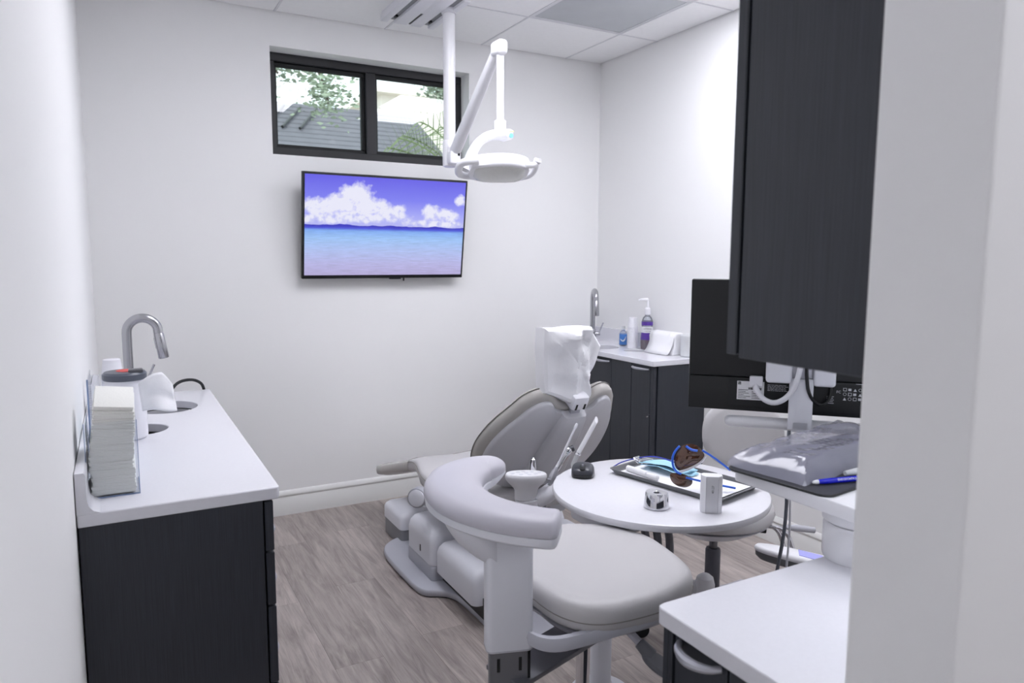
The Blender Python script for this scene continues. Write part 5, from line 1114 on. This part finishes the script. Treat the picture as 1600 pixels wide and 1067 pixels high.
# cables on the back
bm = nb(); wc = smooth_path([mf @ Vector(p) for p in ((.168, .072, .012), (.170, .058, .016), (.185, .038, .024), (.21, .030, .034), (.235, .042, .040), (.255, .068, .040), (.268, .11, .036), (.272, .16, .03))], 2); add_tube(bm, wc, .0068, 12)
wl = thing('video_cable', 'thick white cable looping from its plug behind the monitor', 'cable', mf @ Vector((.168, .07, .01))); obj('cable', bm, 'white', wl)
bm = nb(); add_box(bm, .152, .184, .068, .094, .001, .017, .003, 2, mf); add_box(bm, .161, .176, .052, .07, .005, .017, .003, 2, mf); obj('plug', bm, 'white', wl)
bm = nb(); add_tube(bm, smooth_path([mf @ Vector(p) for p in ((.282, .17, .032), (.284, .10, .036), (.292, .055, .034), (.315, .030, .022), (.338, .038, .01), (.345, .065, .006), (.34, .08, .004))], 2), .0042, 10); tag(obj('power_cable', bm, 'black'), 'thin black cable looping behind the monitor', 'cable')
# keyboard shelf
KZ = 1.0
ks = thing('keyboard_shelf', 'white keyboard shelf on a round foot above the near right worktop', 'shelf', (1.264, .874, NZ))
bm = nb(); add_prism(bm, rrect(1.166, 1.64, .72, 1.115, .012), KZ-.034, KZ-.006, .003); obj('shelf_board', bm, 'whiteplastic', ks, 40)
bm = nb(); add_lathe(bm, [(.064, .0004), (.066, .006), (.066, .066), (.061, .072)], (1.264, .874, NZ), 48); obj('round_foot', bm, 'whiteplastic', ks, 40)
bm = nb(); add_lathe(bm, [(.060, .073), (.068, .078), (.068, .098), (.062, .1065)], (1.264, .874, NZ), 48); obj('foot_cap', bm, 'whiteplastic', ks, 40)
pdm = thing('mouse_pad', 'dark mouse pad overhanging the edge of the keyboard shelf', 'mouse pad', (1.35, .98, KZ-.006))
pmx = basis((1.155, 1.0, 0), (.9925, .12, 0), (-.12, .9925, 0), (0, 0, 1)); prr = rrect(.0, .38, -.125, .115, .025, 6)
bm = nb(); add_prism(bm, prr, KZ-.0055, KZ-.0015, .0012, pmx); obj('pad_sheet', bm, 'pad', pdm, 40)
bm = nb(); add_tube(bm, [pmx @ Vector((x, y, KZ-.0035)) for x, y in prr+prr[:1]], .0026, 6, False); obj('pad_edge', bm, 'black', pdm)
kb = thing('keyboard', 'black keyboard inside a clear plastic sleeve on the mouse pad', 'keyboard', (1.35, .95, KZ))
km = basis((1.335, .965, KZ), (.86, -.51, 0), (.51, .86, 0), (0, 0, 1)) @ Matrix.Rotation(math.radians(90), 4, 'Z')
km = basis((1.39, 1.055, KZ-.001), (.975, .10, .0), (-.10, .975, .0), (0, 0, 1))
bm = nb(); add_prism(bm, rrect(-.19, .20, -.072, .075, .01), 0, .016, .003, km); kbo = obj('keyboard_body', bm, 'black', kb, 40)
keym = None
for r_ in range(5):
    for c_ in range(16):
        bm = nb(); x = -.18+c_*.0232; y = -.062+r_*.026; add_box(bm, x, x+.019, y, y+.021, .016, .021, .002, 1, km); obj('key', bm, 'charcoal' if 'charcoal' in M else M.setdefault('charcoal', MATS['charcoal_plastic']), kbo, None)
sl_ = thing('plastic_sleeve', 'crinkled clear plastic sleeve over the keyboard', 'plastic sleeve', (1.35, .96, KZ))
bm = nb(); rows = []
for a in range(57):
    u = a/56; row = []
    for b in range(41):
        v = b/40; s = -.225+.45*u; q = -.092+.19*v
        edge = min(u, 1-u, v, 1-v); h = .036*min(1, edge/.13)**.6
        h += (.012*abs(noise.noise((s*6, q*6, 2.2)))+.010*abs(noise.noise((s*13+q*20, q*6-s*4, 7)))+.003*abs(noise.noise((s*60-q*30, q*30, 1)))+.026*max(0, u-.25))*min(1, edge/.15)
        row.append(km @ Vector((s+.006*noise.noise((s*20, q*20, 5)), q+.006*noise.noise((s*20, q*20, 9)), .0008+h)))
    rows.append(row)
loft(bm, rows, False, False); obj('sleeve_film', bm, 'sleeve', sl_, 32)
# pen
pn = thing('pen', 'blue ballpoint pen with white lettering on the mouse pad', 'pen', (1.15, .85, KZ)); pa, pb = Vector((1.203, .938, KZ+.0045)), Vector((1.336, .905, KZ+.0045)); pdv = (pb-pa).normalized()
bm = nb(); add_tube(bm, [pa+pdv*.012, pa+pdv*.03, pb], [.0045, .0056, .0056], 14); pbd = obj('barrel', bm, 'inkblue', pn)
bm = nb(); add_tube(bm, [pa, pa+pdv*.006, pa+pdv*.0122], [.0024, .004, .0045], 12); obj('tip', bm, 'whiteplastic', pn)
ns = Vector((0, 0, 1)).cross(pdv).normalized(); vw = (Vector((-.72, -.55, .35))-pdv*Vector((-.72, -.55, .35)).dot(pdv)).normalized()
text('pen_text', 'ENDODONTICS', .0062, basis(pa.lerp(pb, .56)+vw*.0057, pdv, vw.cross(pdv), vw), 'label', pbd, .0002)
ps = nb(); add_tube(ps, [(1.31, .945, KZ+.006), (1.345, .94, KZ+.007), (1.385, .93, KZ+.006)], [.005, .0075, .004], 10); tag(obj('adhesive_tube', ps, 'frost'), 'small pale capped tube lying behind the blue pen', 'tube')
